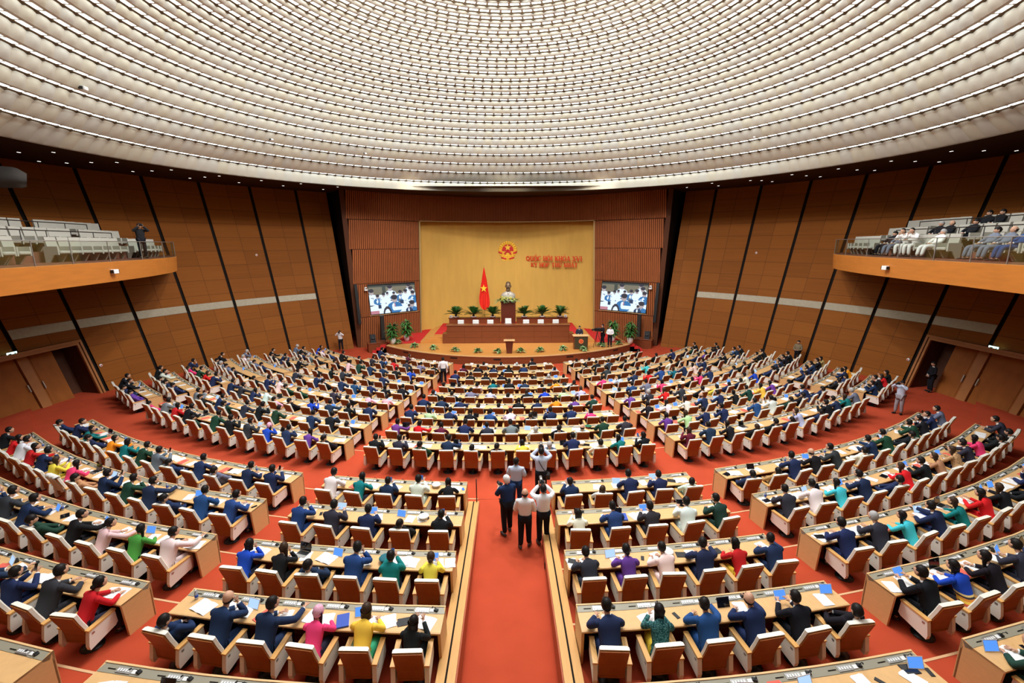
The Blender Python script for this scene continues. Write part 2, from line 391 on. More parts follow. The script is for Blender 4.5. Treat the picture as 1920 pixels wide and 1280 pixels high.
# dome of quilted rings
TZ=[12.76,13.42,14.01,14.59,15.14,15.58,16.04,16.46,16.8,17.13,17.49,17.74,17.95,18.2,18.48,18.76,18.99,19.3]
TR=[18.6,18.0,17.49,16.97,16.55,15.92,15.58,15.04,14.4,13.88,13.57,12.98,12.4,11.95,11.54,11.2,10.82,10.63]
pf=np.polyfit(range(1,18),TR[1:],2)
CYP=[344,326,309.3,292.3,276,260.7,246,231,216.7,203.3,190,177.3,165.7,153.3,140,127.3,115,102.3,90,78.7,65.5,52.3,39.3,26.3,13.5,2.0]
rings=[]
SPC={0:(20.75,19.05),1:(20.6,18.2),2:(20.45,17.6)}
for i,yp in enumerate(CYP):
    r=float(np.polyval(pf,i)) if i<=16 else float(np.polyval(pf,16))-.40*(i-16)
    yw,r=SPC.get(i,(YW,r))
    d=px_ray(953,yp); t=(yw+r)/d.y; rings.append((r,ZC+d.z*t,yw))
dome=MB(); lamp=MB(); ledge=MB(); lip=MB(); prev=(19.85,12.18,19.5)
RC=19.5
def cp(r,z,t,c):
    e=YW-c; q=-e*math.cos(t)+math.sqrt(r*r-(e*math.sin(t))**2); return (q*math.sin(t),YW+q*math.cos(t),z)
for i,(r,z,yc1) in enumerate(rings):
    b=prev; n=max(40,int(2*PI*(b[0]+r)/2/.60)); nu,nv=4,4
    nr,nz=(z-b[1]),(b[0]-r); ln=math.hypot(nr,nz); nx,nzz=-nr/ln,-nz/ln   # inward/down normal
    off=random.random()
    for k in range(n):
        t0=2*PI*(k+off)/n; dt=2*PI/n; rows=[]
        for iu in range(nu+1):
            u=iu/nu; row=[]
            for iv in range(nv+1):
                v=iv/nv
                pu=1-abs(2*u-1)**2.2; pv=min(1,1.15*(1-abs(2*v-1)**2.6)); h=.075*pu*pv*(1.15-.35*v)
                rr=b[0]+(r-b[0])*v+nx*h; zz=b[1]+(z-b[1])*v+nzz*h
                if iv==nv and iu in (0,nu): zz-=.05      # rounded top corners
                row.append(cp(rr,zz,t0+dt*u,b[2]+(yc1-b[2])*v))
            rows.append(row)
        dome.grid(rows,random.choice((0,0,1,2)),True)
    nx_=rings[i+1][0] if i+1<len(rings) else r-.4
    tread=max(.30,.74*(r-nx_)) if i>2 else .40
    ri=r-tread; seg=[2*PI*q/120 for q in range(121)]
    ledge.grid([[cp(r+.07,z-.01,t,yc1),cp(r-.02,z+.07,t,yc1)] for t in seg],0,False); lip.grid([[cp(r-.02,z+.07,t,yc1),cp(ri,z+.065,t,yc1)] for t in seg],0,False)
    for k in range(n):
        t0=2*PI*(k+off)/n; dt=2*PI/n; a,c=t0+.10*dt,t0+.90*dt
        rb=r-.06; ra=max(ri+.03,rb-.18); za=z+.055
        lamp.add([cp(ra,za,a,yc1),cp(ra,za,c,yc1),cp(rb,za,c,yc1),cp(rb,za,a,yc1)],[(0,1,2,3)])
    prev=(ri,z+.06,yc1)
cap=MB(); rc,zc=prev[:2]
cap.grid([[(.01*math.sin(t),YW+.01*math.cos(t),zc+.6),(rc*math.sin(t),YW+rc*math.cos(t),zc+.6),(rc*math.sin(t),YW+rc*math.cos(t),zc-.02)] for t in [2*PI*q/64 for q in range(65)]],0,False)
M['dome']=mat('quilted beige dome panel',(.50,.475,.39),.75,.15); M['dome2']=mat('quilted greyer dome panel',(.485,.47,.405),.75,.2); M['dome3']=mat('quilted creamier dome panel',(.50,.47,.37),.75,.2)
ce=struct(dome,'ceiling',[M['dome'],M['dome2'],M['dome3']],'stepped dome ceiling of quilted beige rings with lit ledges')
build(lip,'ledge_soffit',mat('pale ledge underside',(.50,.46,.38),.7,.2),ce)
build(ledge,'ledge_gap',mat('dark ledge gap',(.15,.105,.06),.8,.1),ce)
M['domelamp']=emat('dome ledge lamp',(.93,.985,1.0),3.8)
build(lamp,'light_strip',M['domelamp'],ce)
build(cap,'dome_cap',mat('brown dome cap',(.20,.13,.09),.8,.1),ce)
# seam wires hanging down the dome are left out; soffit downlights
k=0; cnt={}
DL=[]
for side,pts in (('left',[(35,285),(100,285),(73,302),(125,305),(171,304),(219,304),(249,321),(285,320),(321,318),(356,333.5),(384,331.5),(411,329.5),(448,342),(490,338),(531,348),(564,344),(606,354.6),(633,350)]),
                 ('right',[(1288,351),(1335,343),(1347,348),(1407,338),(1428,338),(1448,340),(1485,327),(1512,329),(1538,331),(1572,316),(1607,318),(1640,319),(1671,301.5),(1716,302),(1761,303),(1784,283),(1845,282),(1906,282)])):
    pts=sorted(pts,key=lambda p:abs(p[0]-960))
    for j,(x,y) in enumerate(pts):
        p=at_z(x,y,ZT-.004); d=math.hypot(p.x,p.y-YW)
        if d<RIMR+.6 or d>R0+KW*ZT-.1: continue
        DL.append((side,p))
bez=MB(); bez.box(-.10,.10,-.06,.06,-.012,.003); bez=bez.mesh('bezel',[M['dark']])
lm=MB(); lm.box(-.07,.07,-.03,.03,-.02,-.012); lm=lm.mesh('downlight_lens',[M['lamp']])
for side,p in DL:
    cnt[side]=cnt.get(side,0)+1
    e=empty('ceiling_downlight',p,-math.atan2(p.x,p.y-YW)); tag(e,'%s small white downlight from the stage in the %s dark soffit'%(ORD[cnt[side]] if cnt[side]<=20 else 'far',side),'light','soffit downlights')
    obj('bezel',bez,e); obj('lens',lm,e)
# ------------------------------------------------------------------ stage
LEAN=.165
def SY(x,z): return 44.9-.0368*x*x+LEAN*z
ZGT=10.05; XG=8.15; XO=12.75
def xo(z): return XO+.075*z
mb=MB()
def srf(x,z,d=0):
    # offset d towards the hall along the plan normal
    nx,ny=-.0736*x,-1.0; l=math.hypot(nx,ny); return (x+nx/l*d,SY(x,z)+ny/l*d,z)
def slat_zone(x0,x1,z0,z1,step=.135):
    n=int(round((x1-x0)/step))
    for i in range(n):
        a=x0+(x1-x0)*i/n; b=a+(x1-x0)/n; m1=a+(b-a)*.62
        mb.add([srf(a,z0,.05),srf(m1,z0,.05),srf(m1,z1,.05),srf(a,z1,.05),srf(a,z0,0),srf(m1,z0,0),srf(m1,z1,0),srf(a,z1,0)],[(0,1,2,3),(1,5,6,2),(4,0,3,7),(3,2,6,7),(0,4,5,1)],0)
        mb.add([srf(m1,z0,.003),srf(b,z0,.003),srf(b,z1,.003),srf(m1,z1,.003)],[(0,1,2,3)],1)
ZJ=[-1.3,1.75,4.62,7.55,ZGT,ZT+.1]
for i in range(4):
    for s in (-1,1):
        # flared panels: outer edge widens with height
        for j in range(1):
            z0,z1=ZJ[i]+.03,ZJ[i+1]-.03
            xo_=xo((z0+z1)/2)
            slat_zone(*( (-xo_,-XG-.12) if s<0 else (XG+.12,xo_)),z0,z1)
            # joint strip
            xs=[(-xo_,-XG-.05),(XG+.05,xo_)][s>0]
            q=[xs[0]+(xs[1]-xs[0])*t/6 for t in range(7)]
            mb.grid([[srf(x,ZJ[i+1]-.03,.035),srf(x,ZJ[i+1]+.03,.035)] for x in q],1,False)
slat_zone(-xo(11),xo(11),ZGT+.05,ZT+.08)
struct(mb,'wall_stage',[M['slat'],M['slatback']],'ribbed mahogany wall framing the golden stage recess')
mb=MB()
q=[-XG-.05+(2*XG+.1)*i/24 for i in range(25)]
mb.grid([[srf(x,-.4,-1.1),srf(x,ZGT+.1,-1.1)] for x in q],0,False)
for s in (-1,1):
    mb.grid([[srf(s*XG,z,-1.1),srf(s*XG,z,.05)] for z in (-1,3,7,ZGT)][::s],0,False)
mb.grid([[srf(x,ZGT,-1.1),srf(x,ZGT,.05)] for x in q],1,False)
struct(mb,'wall_gold',[M['gold'],M['mahog2']],'golden fabric wall at the back of the stage')
mb=MB()
for s in (-1,1):
    for i in range(8):
        z0,z1=-1+(ZGT+1)*i/8,-1+(ZGT+1)*(i+1)/8
        mb.add([srf(s*XG,z0,.07),srf(s*(XG+.12),z0,.07),srf(s*(XG+.12),z1,.07),srf(s*XG,z1,.07)],[(0,1,2,3)])
for i in range(24):
    mb.add([srf(q[i],ZGT,.07),srf(q[i+1],ZGT,.07),srf(q[i+1],ZGT+.07,.07),srf(q[i],ZGT+.07,.07)],[(0,1,2,3)])
struct(mb,'trim_9',M['brass'],'dull brass edging around the golden recess')
# dark side returns between the stage wall and the hall wall
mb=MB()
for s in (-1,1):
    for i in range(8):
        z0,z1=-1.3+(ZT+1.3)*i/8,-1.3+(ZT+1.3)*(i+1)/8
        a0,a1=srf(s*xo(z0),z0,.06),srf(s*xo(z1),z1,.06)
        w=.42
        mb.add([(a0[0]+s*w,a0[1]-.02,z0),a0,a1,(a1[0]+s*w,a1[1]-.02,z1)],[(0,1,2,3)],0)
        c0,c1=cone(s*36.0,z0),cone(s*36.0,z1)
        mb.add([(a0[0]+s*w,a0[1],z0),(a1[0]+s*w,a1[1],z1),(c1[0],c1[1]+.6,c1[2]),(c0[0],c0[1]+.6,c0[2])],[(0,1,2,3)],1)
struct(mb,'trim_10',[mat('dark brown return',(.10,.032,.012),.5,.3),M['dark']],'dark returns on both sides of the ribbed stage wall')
# platform
ZS=-.2
def arc_front(n=40):
    c=47.2; r=14.5; a0=math.asin(10.1/r)
    return [(r*math.sin(-a0+2*a0*i/n)+.06,c-r*math.cos(-a0+2*a0*i/n)) for i in range(n+1)]
af=arc_front(); ext=[(9.3,44.6),(-9.3,44.6)]
mb=MB(); poly=af+ext; n=len(poly)
mb.add([(x,y,ZS) for x,y in poly],[tuple(range(n))],0)
nf=len(af)
mb.grid([[(x,y,-1.3),(x,y,ZS-.05),] for x,y in af],1,False)
mb.grid([[(x,y-.03,ZS-.05),(x,y-.03,ZS+.012),(x*.985,y+.14,ZS+.012)] for x,y in af],2,False)
mb.grid([[(x,y-.012,ZS-.33),(x,y-.012,ZS-.30)] for x,y in af],3,False)
for s,i in ((-1,0),(1,nf-1)):
    x,y=af[i]; mb.add([(x,y,-1.3),(x,y,ZS),(s*9.3,44.6,ZS),(s*9.3,44.6,-1.3)],[(0,1,2,3)],1)
for i in (4,12,18,28,36):   # vents in the front
    x0,y0=af[i];x1,y1=af[i+1]; mb.add([(x0,y0-.03,ZS-.26),(x1,y1-.03,ZS-.26),(x1,y1-.03,ZS-.16),(x0,y0-.03,ZS-.16)],[(0,1,2,3)],4)
struct(mb,'stage_platform',[M['stagewood'],M['mahog'],M['desk'],M['slat'],M['black']],'curved wooden stage platform with mahogany front')
# red carpet on the stage sides
mb=MB()
for s in (-1,1):
    pts=[(s*5.75,38.3),(s*7.3,37.6),(s*9.9,37.3),(s*9.2,41.5),(s*7.9,44),(s*5.75,44)]
    mb.add([(x,y,ZS+.012) for x,y in pts],[tuple(range(6)) if s>0 else tuple(range(5,-1,-1))])
struct(mb,'floor_stage_carpet',M['stage_carpet'],'bright red carpet on both flanks of the stage')
# side steps up to the platform (red) and steps to the dais (wood)
for i,s in ((1,-1),(2,1)):
    mb=MB()
    for k in range(3): mb.box(min(s*10.15,s*(11.25-k*.34)),max(s*10.15,s*(11.25-k*.34)),36.9,38.2,-1.2,-.88+.21*(k+1)+.02)
    struct(mb,'stage_steps_%s'%('left','right')[i-1],M['stage_carpet'],'red carpeted steps at the %s end of the stage'%('left','right')[i-1])
    mb=MB()
    for k in range(4): mb.box(min(s*5.45,s*(7.35-k*.36)),max(s*5.45,s*(7.35-k*.36)),37.55+.18*k,43.5,ZS,ZS+.16*(k+1),0 if k<3 else 0)
    mb.box(min(s*5.45,s*6.25),max(s*5.45,s*6.25),38.2,43.6,ZS+.64,ZS+.655,1)
    struct(mb,'dais_steps_%s'%('left','right')[i-1],[M['stagewood'],M['stage_carpet']],'wooden steps to the dais on the %s'%('left','right')[i-1])
# presidium desk
e=empty('presidium_desk',(0.05,37.4,ZS)); tag(e,'long mahogany presidium desk in front of seven white chairs','desk')
mb=MB()
for i in range(7):
    for k in range(3):
        x0=-5.1+10.2*i/7; z0=[0,.52,1.0][k]; z1=[.51,.99,1.5][k]
        mb.box(x0,x0+10.2/7-.012,.0,.06,z0,z1)
mb.box(-5.1,5.1,.06,.12,0,1.5)
build(mb,'front_panel',M['mahog'],e)
mb=MB(); mb.bbox(-5.2,5.2,-.06,.75,1.5,1.56,.012); build(mb,'desktop',M['mahog'],e)
for s in (-1,1):
    mb=MB(); mb.box(min(s*5.1,s*5.5),max(s*5.1,s*5.5),.0,.9,0,.82); build(mb,'side_wing',M['mahog'],e)
    mb=MB(); mb.box(min(s*5.05,s*5.12),max(s*5.05,s*5.12),.06,.75,0,1.5); build(mb,'end_panel',M['mahog'],e)
mb=MB(); mb.box(-5.4,5.4,.8,7.2,0,.62); 
struct(mb,'dais_floor',M['stage_carpet'],'raised red carpeted dais floor behind the presidium desk').location=(0.05,37.4,ZS)
ZD=ZS+.62
# seven white chairs
def white_chair():
    e=empty('white_armchair')
    mb=MB(); mb.bbox(-.27,.27,.0,.07,.46,1.13,.03); build(mb,'backrest',M['whiteplastic'],e)
    mb=MB(); mb.bbox(-.27,.27,-.5,.02,.38,.50,.03); build(mb,'seat',M['whiteplastic'],e)
    for s in (-1,1):
        mb=MB(); mb.bbox(min(s*.28,s*.35),max(s*.28,s*.35),-.48,.05,.3,.70,.02); build(mb,'armrest',M['whiteplastic'],e)
    mb=MB(); mb.lathe([(.26,0),(.26,.03),(.04,.06),(.04,.38)],10); build(mb,'pedestal',M['black'],e); return e
def kids(o): return list(o.children)
def dup(root,loc,rz):
    r=root.copy(); COL.objects.link(r); r.location=loc; r.rotation_euler=(0,0,rz)
    for ch in root.children:
        c=ch.copy(); COL.objects.link(c); c.parent=r
        for g in ch.children:
            d=g.copy(); COL.objects.link(d); d.parent=c
    return r
wc=white_chair(); first=True
for i,x in enumerate((864,892,919.5,953,986.5,1014,1042)):
    p=at_y(x,605,38.9)
    o=wc if first else dup(wc,(0,0,0),0); first=False
    o.location=(p.x,38.9,ZD+(.12 if i==3 else .0)); o.rotation_euler=(0,0,0)
    tag(o,'white armchair behind the presidium desk, %s'%('in front of the bust pedestal' if i==3 else '%s from the left end'%ORD[i+1]),'chair','white chairs at the presidium desk')
mb=MB(); mb.box(-.5,.5,-.5,.5,0,.12); o=build(mb,'chair_plinth',M['stage_carpet'],None,(at_y(953,605,38.9).x,38.9,ZD)); tag(o,'low red plinth under the middle white chair','plinth')
# credenza with palms
e=empty('credenza',(0.08,41.3,ZD)); tag(e,'long low mahogany credenza carrying the palms behind the white chairs','credenza')
for s in (-1,1):
    mb=MB(); mb.bbox(min(s*.75,s*5.45),max(s*.75,s*5.45),0,.6,0,.86,.01); build(mb,'cabinet',M['mahog'],e)
    mb=MB(); mb.bbox(min(s*.72,s*5.5),max(s*.72,s*5.5),-.05,.65,.86,.92,.01); build(mb,'top_board',M['mahog2'],e)
ZCR=ZD+.92
def leaf_blade(mb,base,dirv,L,wd,droop,m=0,n=5,fold=.15):
    d=Vector(dirv).normalized(); side=d.cross(Vector((0,0,1)))
    if side.length<.01: side=Vector((1,0,0))
    side.normalize(); rows=[]
    for i in range(n+1):
        t=i/n; p=Vector(base)+d*(L*t)+Vector((0,0,-droop*t*t*L)); wv=wd*math.sin(PI*min(.98,.08+.92*t))
        rows.append([p-side*wv+Vector((0,0,wv*fold)),p,p+side*wv+Vector((0,0,wv*fold))])
    mb.grid(rows,m,False)
def palm_fronds(rnd,R,n,mb):
    for i in range(n):
        a=2*PI*i/n+rnd.uniform(-.2,.2); el=rnd.uniform(.15,1.35); d=Vector((math.cos(a)*math.cos(el),math.sin(a)*math.cos(el),math.sin(el)))
        L=R*rnd.uniform(.85,1.1); side=d.cross(Vector((0,0,1))).normalized() if abs(d.z)<.99 else Vector((1,0,0))
        pts=[Vector((0,0,.05))+d*(L*t)+Vector((0,0,-.28*L*t*t)) for t in [j/7 for j in range(8)]]
        mb.tube(pts,[.012]*7+[.004],4)
        for j in range(2,15):
            t=j/14.5; p=Vector((0,0,.05))+d*(L*t)+Vector((0,0,-.28*L*t*t)); ll=.30*L*math.sin(PI*(.15+.8*t))
            for s in (-1,1):
                dd=(side*s*.8+d*.75+Vector((0,0,.12))).normalized(); q=p+dd*ll
                nrm=d.cross(side).normalized(); w=.028
                mb.add([p-d*w,p+d*w,q+nrm*.01],[(0,1,2)])
rnd=random.Random(3)
pf_=MB(); palm_fronds(rnd,.88,34,pf_); pf_me=pf_.mesh('fronds',[M['leaf']])
pt=MB(); pt.lathe([(.10,0),(.10,.22),(.07,.3)],8); pt_me=pt.mesh('trunk',[M['soil']])
pp=MB(); pp.lathe([(.22,0),(.30,.10),(.30,.12),(.27,.12)],14); pp_me=pp.mesh('pot',[M['pot']])
for i,(x,yy) in enumerate(((855,597),(888,597.5),(924,597),(983,597),(1016.5,597),(1050,597))):
    p=at_y(x,yy,41.55); e=empty('sago_palm',(p.x,41.55,ZCR),i*1.1)
    tag(e,'sago palm in a white dish on the credenza, %s from the left'%ORD[i+1],'palm','sago palms on the credenza')
    obj('dish_pot',pp_me,e); obj('trunk',pt_me,e); o=obj('fronds',pf_me,e,(0,0,.22)); o.scale=(1.25,1.25,1.25)
for i,x in enumerate((846,1060)):
    p=at_y(x,594,41.5); e=empty('speaker_cube',(p.x,41.4,ZCR)); tag(e,'small white box on the %s end of the credenza'%('left','right')[i],'box')
    mb=MB(); mb.bbox(-.12,.12,-.1,.1,0,.24,.02); build(mb,'case',M['whiteplastic'],e); mb=MB(); mb.lathe([(.07,0),(.07,.006)],12,M=Matrix.Translation((0,-.1,.12))@Matrix.Rotation(PI/2,4,'X')); build(mb,'grille',M['steel'],e)
# pedestal, bust, flowers
p=at_y(953,564,41.2); XP=p.x
e=empty('bust_pedestal',(XP,41.2,ZD)); tag(e,'tall dark mahogany pedestal under the bronze bust','pedestal')
zt=p.z-ZD
mb=MB(); mb.bbox(-.66,.66,-.4,.4,.12,zt-.08,.015); build(mb,'shaft',M['mahog2'],e)
mb=MB(); mb.bbox(-.72,.72,-.46,.46,0,.12,.012); build(mb,'plinth',M['mahog2'],e)
mb=MB(); mb.bbox(-.72,.72,-.46,.46,zt-.08,zt,.012); build(mb,'cap',M['mahog2'],e)
e=empty('bronze_bust',(XP,41.25,p.z)); tag(e,'bronze bust of a bearded person on the pedestal above the flowers','bust')
mb=MB()
def bf(q):
    x,y,z=q; X=.225*x; Y=-.28*y; Z=.35*z
    if z<0: X*=1-.34*(-z)**1.4
    if y<0 and z<-.2: Y*=.75
    return (X,Y,Z+1.40)
mb.ell(0,0,22,16,fn=bf)
for s in (-1,1): mb.ell((s*.222,.02,1.38),(.035,.06,.10),8,6)
for s in (-1,1):
    mb.ell((s*.085,-.235,1.455),(.07,.045,.022),8,5); mb.ell((s*.085,-.245,1.415),(.04,.025,.018),8,5,1); mb.ell((s*.12,-.20,1.32),(.06,.06,.05),8,6)
mb.prism([(-.245,1.45),(-.335,1.335),(-.25,1.325)],-.035,.035,'x'); mb.ell((0,-.315,1.345),(.05,.04,.03),8,6)
for s in (-1,1): mb.ell((s*.05,-.265,1.275),(.06,.03,.022),8,5,1)
mb.ell((0,-.262,1.235),(.045,.02,.012),8,5,1); mb.ell((0,-.215,1.13),(.06,.06,.15),10,7); mb.ell((0,.06,1.58),(.20,.24,.19),14,9,1)
mb.tube([(0,.03,.80),(0,.02,1.25)],[.21,.17],12); mb.v=[(x*1.12,y*1.1,z*1.1-.20) for x,y,z in mb.v]
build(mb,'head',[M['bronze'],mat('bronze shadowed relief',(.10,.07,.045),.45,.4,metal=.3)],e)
mb=MB()
rows=[]
for z,wx,wy in ((.0,.50,.26),(.25,.62,.30),(.5,.66,.30),(.68,.56,.27),(.8,.34,.22),(.88,.20,.19)):
    rows.append([(wx*math.cos(t),.03+wy*math.sin(t),z) for t in [2*PI*i/18 for i in range(19)]])
mb.grid(rows,0,True); mb.prism([(-.12,.80),(0,.58),(.12,.80),(.08,.84),(0,.68),(-.08,.84)],-.30,-.24,'y',0)
build(mb,'shoulders',M['stonegrey'],e)
e=empty('flower_arrangement',(XP,40.95,p.z)); tag(e,'wide spray of green leaves and yellow flowers around the bust','flowers')
mb=MB(); rnd=random.Random(5)
for i in range(210):
    a=rnd.uniform(PI*.98,PI*2.02); el=rnd.uniform(-.25,.9); L=rnd.uniform(.35,1.0)
    d=Vector((math.cos(a)*2.0*math.cos(el),math.sin(a)*.55*math.cos(el),math.sin(el)*.9)); leaf_blade(mb,(rnd.uniform(-.85,.85),rnd.uniform(-.2,.05),.14),d,L*.85,.04,.30,0,4)
build(mb,'foliage',M['leaf2'],e)
mb=MB()
for i in range(60): mb.ell((rnd.uniform(-.6,.6),-.34+rnd.uniform(-.12,.1),.25+rnd.uniform(-.15,.22)),(.05,.05,.045),6,4,rnd.choice((0,0,1)))
build(mb,'blossoms',[mat('yellow green blossom',(.70,.66,.08)),mat('cream blossom',(.75,.72,.55))],e)
# flag
p=at_y(905,500,42.6); zb=ZD; e=empty('flag_on_pole',(p.x+.12,42.6,zb)); tag(e,'red flag with a yellow star hanging from a slim pole','flag')
zt=p.z-zb
mb=MB(); mb.tube([(0,0,0),(0,0,zt)],.022,8); mb.ell((0,0,zt+.05),(.035,.035,.06),8,6); build(mb,'pole',M['brass'],e)
mb=MB(); mb.lathe([(.2,0),(.2,.04),(.05,.1),(.03,.12)],12); build(mb,'pole_base',M['brass'],e)
mb=MB(); nz,nx=30,24; zl=1.55
def fl_pt(t,u,d=0):
    # t 0 top..1 bottom, u -1..1
    prof=[(0,.02,.05),(.12,.10,.13),(.3,.22,.27),(.5,.36,.38),(.72,.48,.50),(.85,.45,.53),(.95,.28,.42),(1.0,.03,.12)]
    for a,b in zip(prof,prof[1:]):
        if a[0]<=t<=b[0]:
            k=(t-a[0])/(b[0]-a[0]); wl=a[1]+(b[1]-a[1])*k; wr=a[2]+(b[2]-a[2])*k
    x=(-wl if u<0 else wr)*abs(u)-.02
    y=-.05-.09*math.sin(u*7+t*2.5)*min(1,t*3)+d
    return (x,y,zt-.08-t*(zt-zl))
mb.grid([[fl_pt(i/nz,-1+2*j/nx) for j in range(nx+1)] for i in range(nz+1)],0,True)
mb.grid([[fl_pt(i/nz,-1+2*j/nx,.02) for j in range(nx+1)][::-1] for i in range(nz+1)],0,True)
build(mb,'cloth',M['flag'],e)
mb=MB(); cx,cz,rs=-.05,(zt+zl)/2-.02,.36
# star follows the folds
def star_in(x,z):
    a=math.atan2(x,z); r=math.hypot(x,z); k=(a%(2*PI/5)); k=min(k,2*PI/5-k); ro,ri=rs,rs*.40
    ax=(0,ro); bx=(ri*math.sin(PI/5),ri*math.cos(PI/5)); px,pz=r*math.sin(k),r*math.cos(k)
    return (bx[0]-ax[0])*(pz-ax[1])-(bx[1]-ax[1])*(px-ax[0])<=0
pts=[]
for i in range(10):
    r=rs if i%2==0 else rs*.40; a=2*PI*i/10; pts.append((cx+r*math.sin(a)*.92,cz+r*math.cos(a)*1.05))
mb.prism(pts,-.175,-.165,'y'); build(mb,'star',M['yellow'],e)
# emblem on the gold wall
def gold_y(x,z): return srf(x,z,-1.1)[1]
p=at_y(952,470,45.6); yy=gold_y(p.x,p.z); p=at_y(952,470,yy-.1); sc=(at_y(952,452,yy).z-at_y(952,488,yy).z)/2
e=empty('wall_emblem',(p.x,p.y,p.z)); tag(e,'round gold and red emblem with star and gear on the golden wall','emblem'); r=sc
mb=MB()
def disc(mb,cx,cz,r,y0,y1,m=0,n=32,sx=1): mb.prism([(cx+r*sx*math.cos(2*PI*i/n),cz+r*math.sin(2*PI*i/n)) for i in range(n)],y0,y1,'y',m)
disc(mb,0,.05*r,.93*r,-.02,.08,0)
for i in range(22):
    a=PI*1.5+PI*2*(i+.5)/22
    for rr,w in ((.84,.15),(.70,.12)):
        mb.ell((rr*r*math.cos(a),-.03,.05*r+rr*r*math.sin(a)),(w*r,.035,w*.8*r),8,5,0)
build(mb,'wreath',M['emgold'],e)
mb=MB(); mb.prism([(.60*r*math.cos(rad(-8+196*i/24)),.05*r+.60*r*math.sin(rad(-8+196*i/24))) for i in range(25)],-.06,-.02,'y'); build(mb,'red_field',M['emred'],e)
mb=MB(); mb.prism([((.36 if i%2==0 else .15)*r*math.sin(2*PI*i/10),.34*r+(.36 if i%2==0 else .15)*r*math.cos(2*PI*i/10)) for i in range(10)],-.085,-.06,'y'); build(mb,'star',M['yellow'],e)
mb=MB(); g=[]
for i in range(32):
    rr=(.42 if (i//2)%2==0 else .34)*r; a=PI*i/31; g.append((rr*math.cos(a),-.38*r+rr*math.sin(a)))
mb.prism(g+[(-.22*r,-.38*r)]+[(.22*r*math.cos(PI-PI*i/12),-.38*r+.22*r*math.sin(PI-PI*i/12)) for i in range(13)],-.085,-.06,'y',0)
build(mb,'gear',M['emred'],e)
mb=MB()
for s in (-1,1):
    mb.prism([(s*.55*r,-.18*r),(s*.98*r,-.05*r),(s*1.0*r,-.16*r),(s*.62*r,-.36*r)][::s],-.095,-.05,'y',0)
    mb.prism([(s*.12*r,-.80*r),(s*.66*r,-.62*r),(s*.72*r,-.74*r),(s*.2*r,-.94*r)][::s],-.095,-.05,'y',0)
    mb.prism([(s*.0*r,-.92*r),(s*.55*r,-.88*r),(s*.60*r,-.99*r),(s*.0*r,-1.02*r)][::s],-.09,-.04,'y',1)
build(mb,'ribbon',[M['emred'],M['emgold']],e)
# lettering built from strokes
GL={'Q':([[(0.5,1,.5,0,'o')]],),}
def letter(mb,ch,x,z,h,M0):
    # strokes on a unit cell (width w), thick/thin with serifs
    W={'I':.42,'Q':.86,'O':.82,'C':.76,'M':1}.get(ch,.78); T,t=.23,.12
    def seg(a,b,w,sf=(0,0)):
        ax,az=a;bx,bz=b; d=Vector((bx-ax,0,bz-az)).normalized(); n=Vector((-d.z,0,d.x))*w/2
        pts=[(ax-n.x,az-n.z),(bx-n.x,bz-n.z),(bx+n.x,bz+n.z),(ax+n.x,az+n.z)]
        A=sum(pts[i][0]*pts[(i+1)%4][1]-pts[(i+1)%4][0]*pts[i][1] for i in range(4))
        if A<0: pts=pts[::-1]
        mb.prism([(x+px*h,z+pz*h) for px,pz in pts],-.025,0,'y',0,M0)
        for on,(qx,qz) in zip(sf,(a,b)):
            if on:
                zz=qz+(.03 if qz<.5 else -.03); mb.prism([(x+(qx-.17)*h,z+(zz-.035)*h),(x+(qx+.17)*h,z+(zz-.035)*h),(x+(qx+.17)*h,z+(zz+.035)*h),(x+(qx-.17)*h,z+(zz+.035)*h)],-.025,0,'y',0,M0)
    def arcs(cx,cz,rx,rz,a0,a1,n=14,thick=True):
        for i in range(n):
            u=rad(a0+(a1-a0)*i/n); v=rad(a0+(a1-a0)*(i+1)/n); wd=t+(T-t)*abs(math.cos((u+v)/2)) if thick else t
            seg((cx+rx*math.cos(u),cz+rz*math.sin(u)),(cx+rx*math.cos(v),cz+rz*math.sin(v)),wd)
    b=ch
    if b in 'QO': arcs(.41,.5,.33,.45,0,360,18)
    if b=='Q': seg((.45,.18),(.80,-.12),.13)
    if b=='C': arcs(.43,.5,.34,.45,45,315,14); seg((.68,.95),(.68,.70),.07)
    if b=='U': seg((.16,1),(.16,.32),T,(1,0)); seg((.64,1),(.64,.32),t,(1,0)); arcs(.40,.32,.24,.28,180,360,8)
    if b=='H': seg((.16,0),(.16,1),T,(1,1)); seg((.64,0),(.64,1),T,(1,1)); seg((.16,.5),(.64,.5),t)
    if b=='I': seg((.21,0),(.21,1),T,(1,1))
    if b=='K': seg((.16,0),(.16,1),T,(1,1)); seg((.20,.45),(.66,.97),t,(0,1)); seg((.34,.58),(.68,.03),T,(0,1))
    if b=='A': seg((.08,0),(.40,1),t,(1,0)); seg((.40,1),(.72,0),T,(0,1)); seg((.2,.33),(.6,.33),t)
    if b=='X': seg((.12,1),(.68,0),T,(1,1)); seg((.68,1),(.12,0),t,(1,1))
    if b=='V': seg((.08,1),(.42,0),T,(1,0)); seg((.72,1),(.42,0),t,(1,0))
    if b=='Y': seg((.08,1),(.40,.48),T,(1,0)); seg((.72,1),(.40,.48),t,(1,0)); seg((.40,.5),(.40,0),T,(0,1))
    if b=='P': seg((.16,0),(.16,1),T,(1,1)); arcs(.36,.72,.26,.24,-90,90,8); seg((.16,.96),(.38,.96),t); seg((.16,.48),(.38,.48),t)
    if b=='T': seg((.39,0),(.39,1),T,(1,0)); seg((.08,.96),(.70,.96),t); seg((.10,.98),(.10,.74),.07); seg((.68,.98),(.68,.74),.07)
    if b=='N': seg((.16,0),(.16,1),t,(1,1)); seg((.16,.98),(.64,.02),T); seg((.64,0),(.64,1),t,(0,1))
    return W,seg
